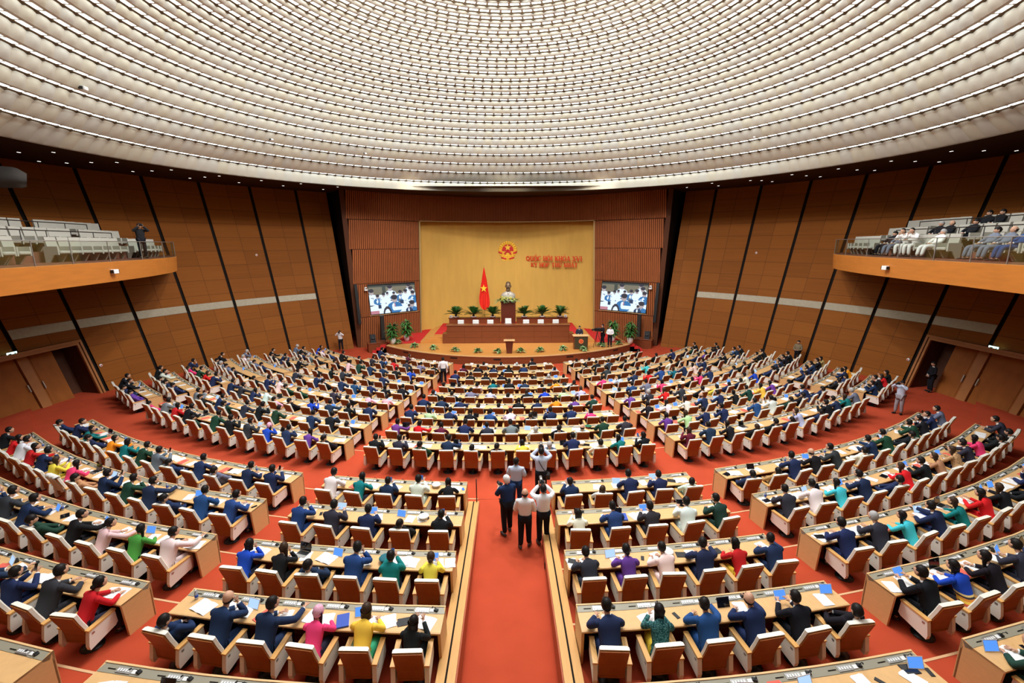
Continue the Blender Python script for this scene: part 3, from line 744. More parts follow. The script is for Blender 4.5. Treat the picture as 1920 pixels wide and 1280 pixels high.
def write(mb,words,x,z,h,M0):
    # words: list of (letter,marks); ' ' is a gap
    for ch,mk in words:
        if ch==' ': x+=.42*h; continue
        W,seg=letter(mb,ch,x,z,h,M0); c=.40 if ch!='I' else .21
        if '^' in mk: seg((c-.2,1.08),(c,1.24),.075); seg((c,1.24),(c+.2,1.08),.075)
        if '/' in mk: seg((c+(.1 if '^' in mk else -.05),1.18 if '^' not in mk else 1.26),(c+.24,1.38 if '^' not in mk else 1.44),.085)
        if '\\' in mk: seg((c-.18,1.34),(c+.06,1.14),.085)
        if '.' in mk: seg((c-.065,-.2),(c+.065,-.2),.13)
        if '+' in mk: seg((.66,.98),(.86,1.12),.09); seg((.86,1.12),(.84,1.22),.08)
        x+=(W+.05)*h
    return x
def width(words,h): return sum(.42*h if c==' ' else ({'I':.42,'Q':.86,'O':.82,'C':.76}.get(c,.78)+.05)*h for c,_ in words)
L1=[('Q',''),('U',''),('O','^/'),('C',''),(' ',''),('H',''),('O','^.'),('I',''),(' ',''),('K',''),('H',''),('O','/'),('A',''),(' ',''),('X',''),('V',''),('I','')]
L2=[('K',''),('Y','\\'),(' ',''),('H',''),('O','.'),('P',''),(' ',''),('T',''),('H',''),('U','+/'),(' ',''),('N',''),('H',''),('A','^/'),('T','')]
for words,x0,x1,ybase,lab in ((L1,986.5,1092,488.5,'upper red lettering line QUỐC HỘI KHÓA XVI'),(L2,995.5,1083.5,500,'lower red lettering line KỲ HỌP THỨ NHẤT')):
    yy=gold_y(4.3,6.6)-.03; a=at_y(x0,ybase,yy); b=at_y(x1,ybase,yy); yl,yr=gold_y(a.x,a.z)-.02,gold_y(b.x,b.z)-.02
    a=at_y(x0,ybase,yl); b=at_y(x1,ybase,yr); d=Vector((b.x-a.x,b.y-a.y,0)); Lw=d.length; h=Lw/width(words,1)
    mb=MB(); write(mb,words,0,0,h,None)
    o=build(mb,'wall_lettering',M['letter'],None,a,math.atan2(d.y,d.x)); tag(o,lab+' on the golden wall','sign')
# LED screens on the ribbed wall
def screen_img(mb,W,H):
    # the picture is drawn as small coloured cells: shapes are painted in order, the last one covering a cell wins
    rn=random.Random(11); S=[]
    def quad(x0,x1,z0,z1,m): S.append((0,x0,x1,z0,z1,m))
    def oval(cx,cz,rx,rz,m): S.append((1,cx,cz,rx,rz,m))
    quad(-1,1,-1,1,2); quad(-1,1,.16,1,0); quad(-.22,-.15,.16,1,1); quad(-1,1,.45,1,1)
    def pers(cx,cz,s,m,tie=False):
        oval(cx,cz-.24*s,.13*s,.17*s,m); oval(cx-.02*s,cz-.22*s,.03*s,.10*s,2); oval(cx,cz,.047*s,.10*s,6); oval(cx,cz+.055*s,.052*s,.07*s,5)
        if tie: oval(cx,cz-.2*s,.012*s,.08*s,7)
    for cx,cz,s,m in ((-.45,.27,1,2),(-.05,.38,1,2),(.36,.42,1,2),(.40,.3,.9,2),(-.33,.1,.7,3),(-.2,.15,.7,2),(-.12,.19,.6,2),(.02,.18,.6,5),(.16,.19,.8,3),(.28,.22,.8,2),(.44,.14,.9,3)): pers(cx,cz,s,m)
    for _ in range(26):
        cx=rn.uniform(-.5,.47); cz=rn.uniform(-.25,.06); quad(cx,cx+rn.uniform(.02,.07),cz,cz+rn.uniform(.02,.06),rn.choice((2,3,4,3,5,0)))
    quad(-.33,-.27,-.32,-.18,4); quad(.14,.22,-.2,-.08,4); quad(-.5,-.32,-.5,-.38,7)
    pers(.02,-.02,1.25,3,True); pers(.40,-.25,1.15,3); pers(.33,-.32,.6,4)
    oval(-.15,-.52,.09,.26,5); oval(-.15,-.55,.06,.2,2); quad(-.02,.2,-.42,-.3,2)
    nx,ny=96,54
    for i in range(nx):
        for j in range(ny):
            u=-.5+(i+.5)/nx; v=-.5+(j+.5)/ny; m=2
            for q in S:
                if q[0]==0:
                    if q[1]<=u<=q[2] and q[3]<=v<=q[4]: m=q[5]
                elif ((u-q[1])/q[3])**2+((v-q[2])/q[4])**2<=1: m=q[5]
            x0,x1,z0,z1=(-.5+i/nx)*W,(-.5+(i+1)/nx)*W,(-.5+j/ny)*H,(-.5+(j+1)/ny)*H
            mb.add([(x0,0,z0),(x1,0,z0),(x1,0,z1),(x0,0,z1)],[(0,1,2,3)],m)
SM=[emat('screen backdrop',(.26,.24,.17),.55),emat('screen dark pillar',(.06,.08,.07),.6),emat('screen white',(.72,.85,1),.85),emat('screen blue',(.03,.22,.55),.6),emat('screen navy',(.02,.06,.16),.5),emat('screen hair',(.03,.03,.05),.6),emat('screen faces',(.55,.48,.50),.6),emat('screen red',(.5,.2,.25),.8)]
for side,c in (('left',[(690.9,537.3),(777.4,529.5),(781,580.9),(695.2,589.3)]),('right',[(1127.9,529.3),(1214.6,533.7),(1211.2,586.6),(1126.7,577.6)])):
    cx,cyy=sum(p[0] for p in c)/4,sum(p[1] for p in c)/4
    d=px_ray(cx,cyy); lo,hi=30,60
    for _ in range(50):
        Y=(lo+hi)/2; t=Y/d.y; q=(d.x*t,Y,ZC+d.z*t)
        if q[1]<SY(q[0],q[2]): lo=Y
        else: hi=Y
    slope=-.0736*q[0]; a=math.atan(slope)
    nrm=Vector((math.sin(a),-math.cos(a),0)); e=empty('video_screen',Vector(q)+nrm*.16,a)
    e.rotation_euler=(-math.atan(LEAN*.8),0,a)
    tag(e,'large video screen on the %s ribbed stage wall showing seated delegates'%side,'screen')
    W,H=4.42,2.5
    mb=MB(); mb.bbox(-W/2-.06,W/2+.06,.0,.14,-H/2-.06,H/2+.14,.01); build(mb,'screen_frame',M['black'],e)
    mb=MB(); screen_img(mb,W,H); o=build(mb,'screen_picture',SM,e); o.location=(0,-.004,0)
    mb=MB(); mb.bbox(-W/2-.1,W/2+.1,-.03,.12,-H/2-.12,-H/2-.08,.01); build(mb,'ledge',M['rimwood'],e)
    s=-1 if side=='left' else 1
    k=at_y(684 if s<0 else 1219.5,541,0.01) if False else None
    e2=empty('tracking_camera',e.matrix_basis@Vector((s*(W/2+.30),-.22,H/2-.28)),a); tag(e2,'white swivel camera beside the %s video screen'%side,'camera')
    mb=MB(); mb.ell((0,0,.1),(.13,.13,.12),10,7); mb.bbox(-.14,.14,-.1,.1,-.12,.02,.02); build(mb,'head',M['whiteplastic'],e2)
    mb=MB(); mb.lathe([(.05,0),(.05,.03)],10,M=Matrix.Translation((0,-.12,.1))@Matrix.Rotation(PI/2,4,'X')); build(mb,'lens',M['black'],e2)
    mb=MB(); mb.box(-.03,.03,.05,.3,-.1,-.05); build(mb,'bracket',M['steel'],e2)
# podium with speaker, lectern
p=at_z(1089,655,ZS); e=empty('speaker_podium',(p.x,p.y,ZS)); tag(e,'dark green and oak podium with a red emblem and a speaker behind it','podium')
mb=MB(); mb.bbox(-.55,.55,.0,.5,0,1.05,.012); build(mb,'body',M['mahog'],e)
mb=MB(); mb.bbox(-.50,.50,-.02,0,.06,1.0,.004); build(mb,'front_panel',mat('dark bronze green panel',(.06,.05,.025),.4,.4),e)
mb=MB(); mb.bbox(-.64,.64,-.08,.55,1.05,1.12,.012); build(mb,'top',M['rimwood'],e)
mb=MB(); disc(mb,0,.66,.19,-.045,-.02,0); disc(mb,0,.67,.11,-.055,-.045,1); mb.prism([((.09 if i%2==0 else .04)*math.sin(2*PI*i/10),.68+(.09 if i%2==0 else .04)*math.cos(2*PI*i/10)) for i in range(10)],-.062,-.055,'y',0); build(mb,'podium_emblem',[mat('orange emblem',(.85,.22,.06)),M['emred']],e)
mb=MB(); mb.tube([(.1,.25,1.12),(.1,.2,1.3),(.08,.28,1.42)],.008); mb.tube([(-.1,.25,1.12),(-.1,.2,1.3),(-.08,.28,1.42)],.008); build(mb,'microphone',M['black'],e)
PODIUM=(p.x,p.y)
p=at_z(955,662,ZS); e=empty('lectern',(p.x,p.y,ZS)); tag(e,'small tapered mahogany lectern at the centre of the stage front','lectern')
mb=MB(); vs=[(-.2,-.12,0),(.2,-.12,0),(.2,.12,0),(-.2,.12,0),(-.30,-.16,.98),(.30,-.16,.98),(.30,.16,.98),(-.30,.16,.98)]
mb.add(vs,[(0,3,2,1),(4,5,6,7),(0,1,5,4),(1,2,6,5),(2,3,7,6),(3,0,4,7)]); build(mb,'stem',M['mahog2'],e)
mb=MB(); mb.bbox(-.42,.42,-.24,.24,.98,1.05,.01); build(mb,'top',M['rimwood'],e)
for s in (-.16,0,.16):
    mb=MB(); mb.tube([(s,0,1.05),(s*1.1,-.03,1.3),(s*1.3,.05,1.45)],.007); build(mb,'microphone',M['black'],e)
# plants along the stage edge
g=MB(); rnd=random.Random(8)
for i in range(46):
    a=rnd.uniform(0,2*PI); el=rnd.uniform(.1,1.3); leaf_blade(g,(0,0,.16),(math.cos(a)*math.cos(el),math.sin(a)*math.cos(el),math.sin(el)),rnd.uniform(.36,.55),.07,.5,rnd.choice((0,1,1)),4)
g_me=g.mesh('leaves',[M['leaf'],M['leaf2']])
g=MB(); g.lathe([(.10,0),(.14,.18),(.12,.18)],10); gp_me=g.mesh('pot',[M['pot']])
for i,(x,y) in enumerate(((746,645),(777,651),(813,655),(854,659),(896,661),(933,662),(976,661),(1013,659.5),(1056,656.5),(1094,658),(1127,650),(1160,646))):
    p=at_z(x,y,ZS); e=empty('edge_plant',(p.x,p.y+.05,ZS),i*.9); tag(e,'small variegated plant on the stage edge, %s from the left'%ORD[i+1],'plant','plants along the stage edge')
    obj('pot',gp_me,e); obj('leaves',g_me,e)
g=MB(); rnd=random.Random(9)
for i in range(190):
    a=rnd.uniform(0,2*PI); hh=rnd.uniform(.05,1.15); el=rnd.uniform(-.2,1.0); leaf_blade(g,(math.cos(a)*.12,math.sin(a)*.12,hh),(math.cos(a)*math.cos(el),math.sin(a)*math.cos(el),math.sin(el)),rnd.uniform(.35,.62)*(1.15-.35*abs(hh-.55)),.075,.45,rnd.choice((0,0,1)),4)
big_me=g.mesh('foliage',[M['leaf'],mat('lighter leaf',(.09,.24,.06),.5,.3)])
g=MB(); g.lathe([(.20,0),(.27,.55),(.23,.55)],14); bp_me=g.mesh('pot',[M['pot']])
g=MB()
for a in range(4): g.tube([(0,0,-.1),(.1*math.cos(a*1.6),.1*math.sin(a*1.6),1.0)],.015,5)
bs_me=g.mesh('stems',[M['soil']])
for i,(x,y,lab) in enumerate(((737,645,'left of the stage, beside the column speaker'),(763,639,'left of the stage, nearer the golden wall'),(1148,640,'right of the stage, behind the camera crew'),(1181,644,'right of the stage, beside the column speaker'))):
    p=at_z(x,y,ZS); e=empty('potted_shrub',(p.x,p.y,ZS),i*1.3); tag(e,'tall leafy shrub in a white pot '+lab,'plant','tall potted shrubs')
    obj('pot',bp_me,e); obj('stems',bs_me,e,(0,0,.5)); obj('foliage',big_me,e,(0,0,.55))
# loudspeakers
for side,x,y,xb,yb,xl,yl in (('left',718.5,645,705,662,669,653),('right',1197,642,1208,655,1231,650)):
    p=at_z(x,y,ZS)*1.045; e=empty('column_speaker',(p.x,p.y+.1,ZS),.55 if side=='left' else -.55); tag(e,'slim black column loudspeaker standing %s of the stage'%side,'loudspeaker')
    mb=MB(); mb.bbox(-.17,.17,-.13,.13,.08,2.12,.015); build(mb,'cabinet',M['black'],e)
    mb=MB(); mb.bbox(-.25,.25,-.2,.2,0,.08,.01); build(mb,'base',M['black'],e)
    mb=MB(); mb.box(-.14,.14,-.136,-.131,.15,2.05); build(mb,'grille',mat('speaker mesh '+side,(.03,.025,.022),.9),e)
    p=at_z(xb,yb,-.95); e=empty('equipment_box',(p.x,p.y+.4,-.95),.45 if side=='left' else -.45); tag(e,'low mahogany equipment box on the floor %s of the stage steps'%side,'box')
    mb=MB(); mb.bbox(-.75,.75,-.5,.5,0,.85,.012); build(mb,'case',M['mahog'],e)
    mb=MB(); mb.bbox(-.79,.79,-.54,.54,.85,.90,.012); build(mb,'lid',M['mahog'],e)
    e2=empty('wedge_speaker',e.matrix_basis@Vector((-.3 if side=='left' else .3,0,.90)),.45 if side=='left' else -.45); tag(e2,'black monitor speaker on the %s equipment box'%side,'loudspeaker')
    mb=MB(); mb.prism([(-.25,0),(.25,0),(.25,.62),(-.1,.66)],-.22,.22,'x'); build(mb,'cabinet',M['black'],e2)
    mb=MB(); mb.lathe([(.13,0),(.15,.01)],12,M=Matrix.Translation((0,-.2,.3))@Matrix.Rotation(PI/2+.2,4,'X')); build(mb,'cone',mat('grey cone '+side,(.05,.05,.05),.6),e2)
    s=-1 if side=='left' else 1
    c=srf(s*(XO+.30),1.3,.62); e=empty('line_array_speaker',(c[0],c[1],1.3)); tag(e,'tall thin black line loudspeaker on the %s edge of the stage wall'%side,'loudspeaker')
    e.rotation_euler=(-.13,0,s*-.6)
    mb=MB(); mb.bbox(-.13,.13,-.12,.12,0,3.4,.015); build(mb,'cabinet',M['black'],e)
    for zz in (.5,2.9):
        mb=MB(); mb.box(-.05,.05,.1,.4,zz-.04,zz+.04); build(mb,'bracket',M['steel'],e)
# ------------------------------------------------------------------ people
def skin_arrays(nodes,edges,sub=1):
    names=list(nodes); me=bpy.data.meshes.new('t'); me.from_pydata([nodes[n][0] for n in names],[(names.index(a),names.index(b)) for a,b in edges],[])
    o=bpy.data.objects.new('t',me); COL.objects.link(o)
    m=o.modifiers.new('s','SKIN'); m.use_smooth_shade=True; m.branch_smoothing=.6
    for i,n in enumerate(names):
        r=nodes[n][1]; sv=me.skin_vertices[0].data[i]; sv.radius=(r,r) if not isinstance(r,tuple) else r; sv.use_root=(i==0)
    if sub:
        m=o.modifiers.new('u','SUBSURF'); m.levels=sub; m.render_levels=sub
    dg=bpy.context.evaluated_depsgraph_get(); ev=o.evaluated_get(dg); t=bpy.data.meshes.new_from_object(ev)
    vs=[tuple(v.co) for v in t.vertices]; fs=[tuple(p.vertices) for p in t.polygons]
    bpy.data.objects.remove(o); bpy.data.meshes.remove(me); bpy.data.meshes.remove(t)
    return vs,fs
def head_matrix(c,tilt,yaw): return Matrix.Translation(c)@Matrix.Rotation(-yaw,4,'Z')@Matrix.Rotation(-tilt,4,'X')
HS=(.084,.103,.126)
def head_pt(p):
    x,y,z=p; X,Y,Z=HS[0]*x,HS[1]*y,HS[2]*z
    if z<0:
        k=(-z)**1.5; X*=1-.36*k; Y=Y*(1-.12*k) if y>0 else Y*(1-.42*k); Y+=.012*k
    if z>.2: X*=1.03
    if y<0 and z>-.2: Y*=1.06
    if y>.8 and -.25<z<.15: Y+=.020*(1-abs(z+.08)*4) if abs(z+.08)<.25 else 0
    if y>.75 and .14<z<.34: Y+=.005
    return (X,Y,Z)
def add_head(mb,H):
    mb.ell(0,0,16,14,0,H,head_pt)
    mb.add([(-.016,.092,-.022),(.016,.092,-.022),(0,.120,-.020),(0,.098,.030)],[(0,1,2),(0,2,3),(1,3,2)],0,True,H)
    for s in (-1,1):
        mb.ell((s*.081,-.004,-.005),(.012,.022,.034),8,6,0,H)
        mb.ell((s*.032,.087,.018),(.014,.010,.008),8,5,1,H)
        mb.box(min(s*.016,s*.05),max(s*.016,s*.05),.086,.097,.036,.042,1,H)
    mb.ell((0,.088,-.058),(.026,.012,.008),8,5,2,H)
def hair_mesh(style,H):
    mb=MB()
    def fld(p):
        x,y,z=p
        if style in('short','long','bob','bun'):
            lim=.30 if y>.45 else (.0 if y>-.1 else -.62) 
            if style!='short' and y<.2: lim-=.15
            k=1.10 if z>lim else .93
            if z>lim and z>.6: k=1.13
        elif style=='bald':
            k=1.07 if (-.6<z<.22 and y<.15) else .93
        elif style in('cap','scarf','hat'): k=1.10 if z>(.2 if y>.4 else -.6) else .93
        q=head_pt((x,y,z)); return (q[0]*k,q[1]*k-(.004 if k>1 else 0),q[2]*k)
    mb.ell(0,0,18,14,0,H,fld)
    if style in('long','bob','scarf'):
        n=10 if style!='bob' else 7; L=.40 if style!='bob' else .20; rows=[]
        for i in range(n+1):
            t=i/n; z=.05-L*t; f_=1 if i<n else .55
            wx=(.098*(1-.25*t) if style!='bob' else .102*(1-.10*t))*f_; th=(.075*(1-.5*t) if style!='bob' else .082*(1-.25*t))*f_; yc_=-.040-.030*t
            rows.append([(wx*math.cos(2*PI*q/14),yc_+th*math.sin(2*PI*q/14)*(1.0 if math.sin(2*PI*q/14)<0 else .55),z+(.012 if i==n else 0)) for q in range(15)])
        Hy=Matrix.Translation(H.translation)@Matrix.Rotation(math.atan2(-H[0][1],H[1][1]),4,'Z')
        out=[]
        for i,r in enumerate(rows):
            k=min(1,i/(n*.55)); out.append([tuple((H@Vector(p))*(1-k)+(Hy@Vector(p))*k) for p in r])
        mb.grid(out[::-1],0,True)
        mb.add(out[-1][:-1],[tuple(range(14))],0,True)
    if style=='bun': mb.ell((0,-.125,.02),(.05,.045,.045),10,7,0,H)
    if style=='hat':
        mb.lathe([(.115,.06),(.11,.09),(.09,.13),(.045,.19),(.01,.235)],14,mat=0,M=H)
        mb.ell((0,.0,.055),(.125,.14,.022),14,5,0,H)
    return mb
def finger_chain(nodes,edges,side,root,pre,d,up,spread,curl):
    # palm and five fingers; d = hand direction, up = back of hand
    d=Vector(d).normalized(); up=Vector(up).normalized(); sd=d.cross(up).normalized()*side
    r=Vector(root); pm=r+d*.055; nodes[pre+'palm']=(tuple(pm),.026); edges.append((pre+'wr',pre+'palm'))
    for i,(o,L) in enumerate(((-.027,.070),(-.009,.080),(.009,.074),(.026,.058))):
        a=pm+sd*o*1.0+d*.028; b=a+d*L*.5+sd*o*spread-up*curl*L*.18; c=a+d*L*(1-.25*curl)+sd*o*spread*1.6-up*curl*L*.55
        nodes[pre+'f%da'%i]=(tuple(a),.0105); nodes[pre+'f%db'%i]=(tuple(b),.0092); nodes[pre+'f%dc'%i]=(tuple(c),.0075)
        edges+= [(pre+'palm',pre+'f%da'%i),(pre+'f%da'%i,pre+'f%db'%i),(pre+'f%db'%i,pre+'f%dc'%i)]
    a=r+d*.03-sd*.032; b=a+d*.032-sd*.024; nodes[pre+'ta']=(tuple(a),.0125); nodes[pre+'tb']=(tuple(b),.0095)
    edges+=[(pre+'palm',pre+'ta'),(pre+'ta',pre+'tb')]
def person_parts(P,female=False):
    """P: joints. Returns mesh builders for body, jacket, trousers, shoes and the head matrix."""
    N={};E=[]; g=.92 if female else 1.0
    N['pel']=(P['pel'],.09); N['waist']=(P['waist'],.08); N['chest']=(P['chest'],.075*g); N['n0']=(P['n0'],.050); N['n1']=(P['n1'],.056)
    E+=[('pel','waist'),('waist','chest'),('chest','n0'),('n0','n1')]
    hd=Vector(P['head']); N['hb']=(tuple(hd+Vector((0,-.012,-.035))),.05); E.append(('n1','hb'))
    for s,q in ((-1,'l'),(1,'r')):
        N[q+'sh']=(P[q+'sh'],.040); N[q+'el']=(P[q+'el'],.038); N[q+'wr']=(P[q+'wr'],.026)
        E+=[('chest',q+'sh'),(q+'sh',q+'el'),(q+'el',q+'wr')]
        finger_chain(N,E,s,P[q+'wr'],q,P.get(q+'hd',Vector(P[q+'wr'])-Vector(P[q+'el'])),P.get(q+'up',(0,-.2,1)),.5,P.get('curl',.5))
        N[q+'hip']=(P[q+'hip'],.075); N[q+'kn']=(P[q+'kn'],.052); N[q+'an']=(P[q+'an'],.032); N[q+'to']=(tuple(Vector(P[q+'an'])*.5+Vector(P[q+'to'])*.5),.022)
        E+=[('pel',q+'hip'),(q+'hip',q+'kn'),(q+'kn',q+'an'),(q+'an',q+'to')]
    body=MB(); v,f=skin_arrays(N,E); body.add(v,f,0,True)
    H=head_matrix(hd,P.get('tilt',0),P.get('yaw',0)); add_head(body,H)
    # jacket / shirt: lofted torso, sleeves rooted in the shoulders
    k=.88 if female else 1.0
    c=Vector(P['chest']); n0=Vector(P['n0']); wa=Vector(P['waist']); pe=Vector(P['pel']); shm=(Vector(P['lsh'])+Vector(P['rsh']))/2
    kw=.84 if female else 1.0
    ctr=[pe+(pe-wa)*.35,pe+(pe-wa)*.1,pe*.5+wa*.5,wa,wa*.5+c*.5,c,c*.45+shm*.55+Vector((0,-.012,0)),shm*.75+n0*.25+Vector((0,-.012,.028)),n0*.72+shm*.28+Vector((0,-.008,.018)),n0+Vector((0,0,.006))]
    rad_=[(.186,.140),(.190,.146),(.178,.136),((.138 if female else .172),.124),(.178*kw,.124),(.192*kw,.126),(.196*kw,.116),(.180*kw,.092),(.112*k,.076),(.066*k,.066)]
    if P.get('tuck'): rad_[0]=(.12,.09); rad_[1]=(.155,.112); rad_[2]=(.168,.122)
    jk=MB(); rows=[]
    for i,(p,(w_,d_)) in enumerate(zip(ctr,rad_)):
        t=(ctr[min(i+1,len(ctr)-1)]-ctr[max(i-1,0)]).normalized(); ex=Vector((1,0,0)); ey=t.cross(ex).normalized()
        ring=[]
        for q_ in range(18):
            a=2*PI*q_/18; ca,sa=math.cos(a),math.sin(a); e_=.8
            ring.append(tuple(p+ex*(w_*math.copysign(abs(ca)**e_,ca))+ey*(d_*math.copysign(abs(sa)**e_,sa))))
        rows.append(ring+[ring[0]])
    jk.grid([r[::-1] for r in rows],0,True); jk.add(rows[0][:-1],[tuple(range(18))],0,True)
    for s,q in ((-1,'l'),(1,'r')):
        S=Vector(P[q+'sh'])*.95+shm*.05+Vector((0,0,-.006)); El=Vector(P[q+'el']); Wr=El*.10+Vector(P[q+'wr'])*.90
        if P.get('shortsleeve'): pts=[S+Vector((-s*.05,0,.01)),S,S*.6+El*.4,S*.15+El*.85]; rr=[.064,.068,.070,.070]
        else: pts=[S+Vector((-s*.05,0,.01)),S,S*.66+El*.34,S*.3+El*.7,El,El*.75+Wr*.25,El*.4+Wr*.6,Wr]; rr=[.064,.067,.066,.064,.062,.059,.052,.046]
        # round the bend at the elbow
        sm=[]; 
        for i in range(len(pts)):
            if 0<i<len(pts)-1: sm.append(pts[i]*.6+(pts[i-1]+pts[i+1])*.2)
            else: sm.append(pts[i])
        jk.tube(sm,[x*k for x in rr],12); jk.ell(tuple(S+Vector((0,0,-.004))),(.064*k,.070*k,.066*k),12,8)
        if not P.get('shortsleeve'): jk.ell(tuple(sm[4]),(.063*k,.063*k,.063*k),10,7)
    ax=(Vector(P['n1'])-n0).normalized(); ct=n0+ax*.012
    Mx=Matrix.Translation(ct)@ax.to_track_quat('Z','Y').to_matrix().to_4x4()
    jk.lathe([(.066*k,-.02),(.068*k,.0),(.063*k,.020),(.052*k,.022)],14,mat=1,M=Mx)
    if not P.get('shortsleeve'):
        for q in 'lr':
            d=(Vector(P[q+'wr'])-Vector(P[q+'el'])).normalized(); m=Matrix.Translation(Vector(P[q+'wr'])-d*.022)@d.to_track_quat('Z','Y').to_matrix().to_4x4()
            jk.lathe([(.034,-.012),(.037,0),(.036,.016),(.03,.017)],10,mat=1,M=m)
    tr=MB(); T={};E=[]
    T['pel']=(P['pel'],.145)
    for q in 'lr':
        T[q+'hip']=(P[q+'hip'],.112); T[q+'kn']=(P[q+'kn'],.086); a=Vector(P[q+'kn'])*.02+Vector(P[q+'an'])*.98; T[q+'an']=(tuple(a),.068)
        E+=[('pel',q+'hip'),(q+'hip',q+'kn'),(q+'kn',q+'an')]
    v,f=skin_arrays(T,E); tr.add(v,f,0,True)
    if P.get('tuck'):
        rw=[]
        for z_,w_,d_ in ((-.10,.180,.140),(-.03,.186,.146),(.05,.180,.136),(.085,.176,.130),(.088,.15,.11)): rw.append([(pe.x+w_*math.cos(2*PI*q_/18),pe.y+d_*math.sin(2*PI*q_/18),pe.z+z_) for q_ in range(19)])
        tr.grid([r[::-1] for r in rw][::-1],0,True)
    sh=MB()
    for q in 'lr':
        a,b=Vector(P[q+'an']),Vector(P[q+'to']); d=Vector((b.x-a.x,b.y-a.y,0)); d=d.normalized() if d.length>.01 else Vector((0,1,0)); z=a.z-.075
        m=Matrix.Translation((a.x+d.x*.07,a.y+d.y*.07,z+.04))@Matrix.Rotation(math.atan2(-d.x,d.y),4,'Z')
        def shf(p): 
            x,y,zz=p; return (.052*x*(1 if y<.3 else 1.05),.14*y,.045*zz*(1-.35*max(0,y)) if zz>0 else .040*max(zz,-.6))
        sh.ell(0,0,12,8,0,m,shf)
    return body,jk,tr,sh,H
def seated(kind,female=False):
    P={}; f={'write':1.0,'tablet':.7,'side':.8,'chin':.9,'lean':-1.0,'phone':.45}[kind]
    if kind=='lean':
        P.update(pel=(0,.10,.50),waist=(0,.0,.62),chest=(0,-.12,.80),n0=(0,-.20,.94),n1=(0,-.215,1.0),head=(0,-.20,1.10),tilt=rad(6),yaw=rad(18))
        ys,zs=-.145,.905
        for s,q in ((-1,'l'),(1,'r')):
            P[q+'sh']=(s*.19,ys,zs); P[q+'el']=(s*.27,.06,.70); P[q+'wr']=(s*.07,.28,.64); P[q+'hd']=(-s*.6,.7,-.15)
            P[q+'hip']=(s*.095,.13,.49); P[q+'kn']=(s*.13,.58,.50); P[q+'an']=(s*.12,.66,.10); P[q+'to']=(s*.13,.80,.05)
        return P
    P.update(pel=(0,-.06,.545),waist=(0,-.05+.05*f,.70),chest=(0,-.04+.15*f,.90),n0=(0,-.02+.22*f,1.045),n1=(0,-.01+.26*f,1.105),head=(0,.02+.30*f,1.20),tilt=rad(-16*f-4),yaw=0)
    ys=-.03+.19*f; zs=1.0
    for s,q in ((-1,'l'),(1,'r')):
        P[q+'sh']=(s*.195,ys,zs)
        P[q+'hip']=(s*.10,.02,.525); P[q+'kn']=(s*.13,.42,.53); P[q+'an']=(s*.13,.38,.10); P[q+'to']=(s*.15,.53,.05)
        if kind=='write': P[q+'el']=(s*.29,.30,.815); P[q+'wr']=(s*.13,.50,.80); P[q+'hd']=(-s*.45,.8,-.05)
        elif kind=='tablet': P[q+'el']=(s*.26,.26,.79); P[q+'wr']=(s*.12,.46,.88); P[q+'hd']=(-s*.3,.8,.25)
        elif kind=='side':
            P[q+'el']=((s*.30,.30,.81),(s*.33,.36,.84))[s>0]; P[q+'wr']=((s*.10,.46,.80),(s*.30,.62,.84))[s>0]; P[q+'hd']=((.6,.7,-.05),(-.1,.9,.1))[s>0]
        elif kind=='chin':
            P[q+'el']=((s*.29,.28,.81),(s*.20,.40,.81))[s>0]; P[q+'wr']=((s*.08,.50,.80),(s*.07,.40,1.02))[s>0]; P[q+'hd']=((.6,.7,0),(-.3,0,.9))[s>0]
        elif kind=='phone':
            P[q+'el']=(s*.25,.22,.80); P[q+'wr']=(s*.08,.43,.97); P[q+'hd']=(-s*.2,.5,.6)
    if kind=='side': P['yaw']=rad(20)
    if kind=='chin': P['yaw']=rad(-14)
    return P
SK=[M['skin'],M['eye'],M['lip']]
PROTO={}
def make_proto(key,P,female=False,styles=('short',)):
    b,j,t,s,H=person_parts(P,female)
    PROTO[key]=dict(body=b,jacket=j,trousers=t,shoes=s,hair={st:hair_mesh(st,H) for st in styles},H=H)
    d=PROTO[key]; d['me']=dict(body=b.mesh('person_body',SK),jacket=j.mesh('jacket',[M['cloth'],M['collar']]),jacket_plain=None,trousers=t.mesh('trousers',[M['cloth']]),shoes=s.mesh('shoes',[M['shoe']]),
        hair={st:h.mesh('hair',[M['hair']]) for st,h in d['hair'].items()})
    jp=MB(); jp.v,jp.f,jp.m,jp.sm=j.v,j.f,[0]*len(j.m),j.sm; d['me']['jacket_plain']=jp.mesh('top',[M['cloth']])
ALLST=('short','long','bob','bun','bald','scarf','hat')
for kd in ('write','tablet','side','chin','phone','lean'):
    make_proto((kd,0),seated(kd),False,('short','bald','hat'))
    make_proto((kd,1),seated(kd,True),True,('long','bob','bun','cap'))
DYE=dict(n=(.018,.032,.085),k=(.012,.013,.016),c=(.034,.038,.048),b=(.022,.065,.20),B=(.015,.065,.48),g=(.016,.055,.034),G=(.07,.33,.06),t=(.01,.17,.19),w=(.80,.78,.74),r=(.62,.018,.02),
    p=(.74,.05,.18),P=(.15,.05,.30),y=(.86,.64,.08),o=(.82,.30,.015),l=(.50,.52,.70),T=(.07,.50,.56),m=(.11,.015,.035),a=(.16,.18,.23),L=(.50,.70,.36),e=(.46,.27,.12),q=(.78,.50,.56))
DNAME=dict(n='navy suit',k='black suit',c='charcoal suit',b='blue suit',B='royal-blue',g='green uniform',G='green',t='teal',w='white',r='red',p='pink',P='purple',y='yellow',o='orange',l='lavender',T='turquoise',m='maroon',a='grey suit',L='lime',e='brown',q='blush')
FEM=set('rpPyoTtlGLBmq')
HAIRC={'h':(.42,.41,.40),'':(.014,.011,.010),'b':(.05,.028,.016)}
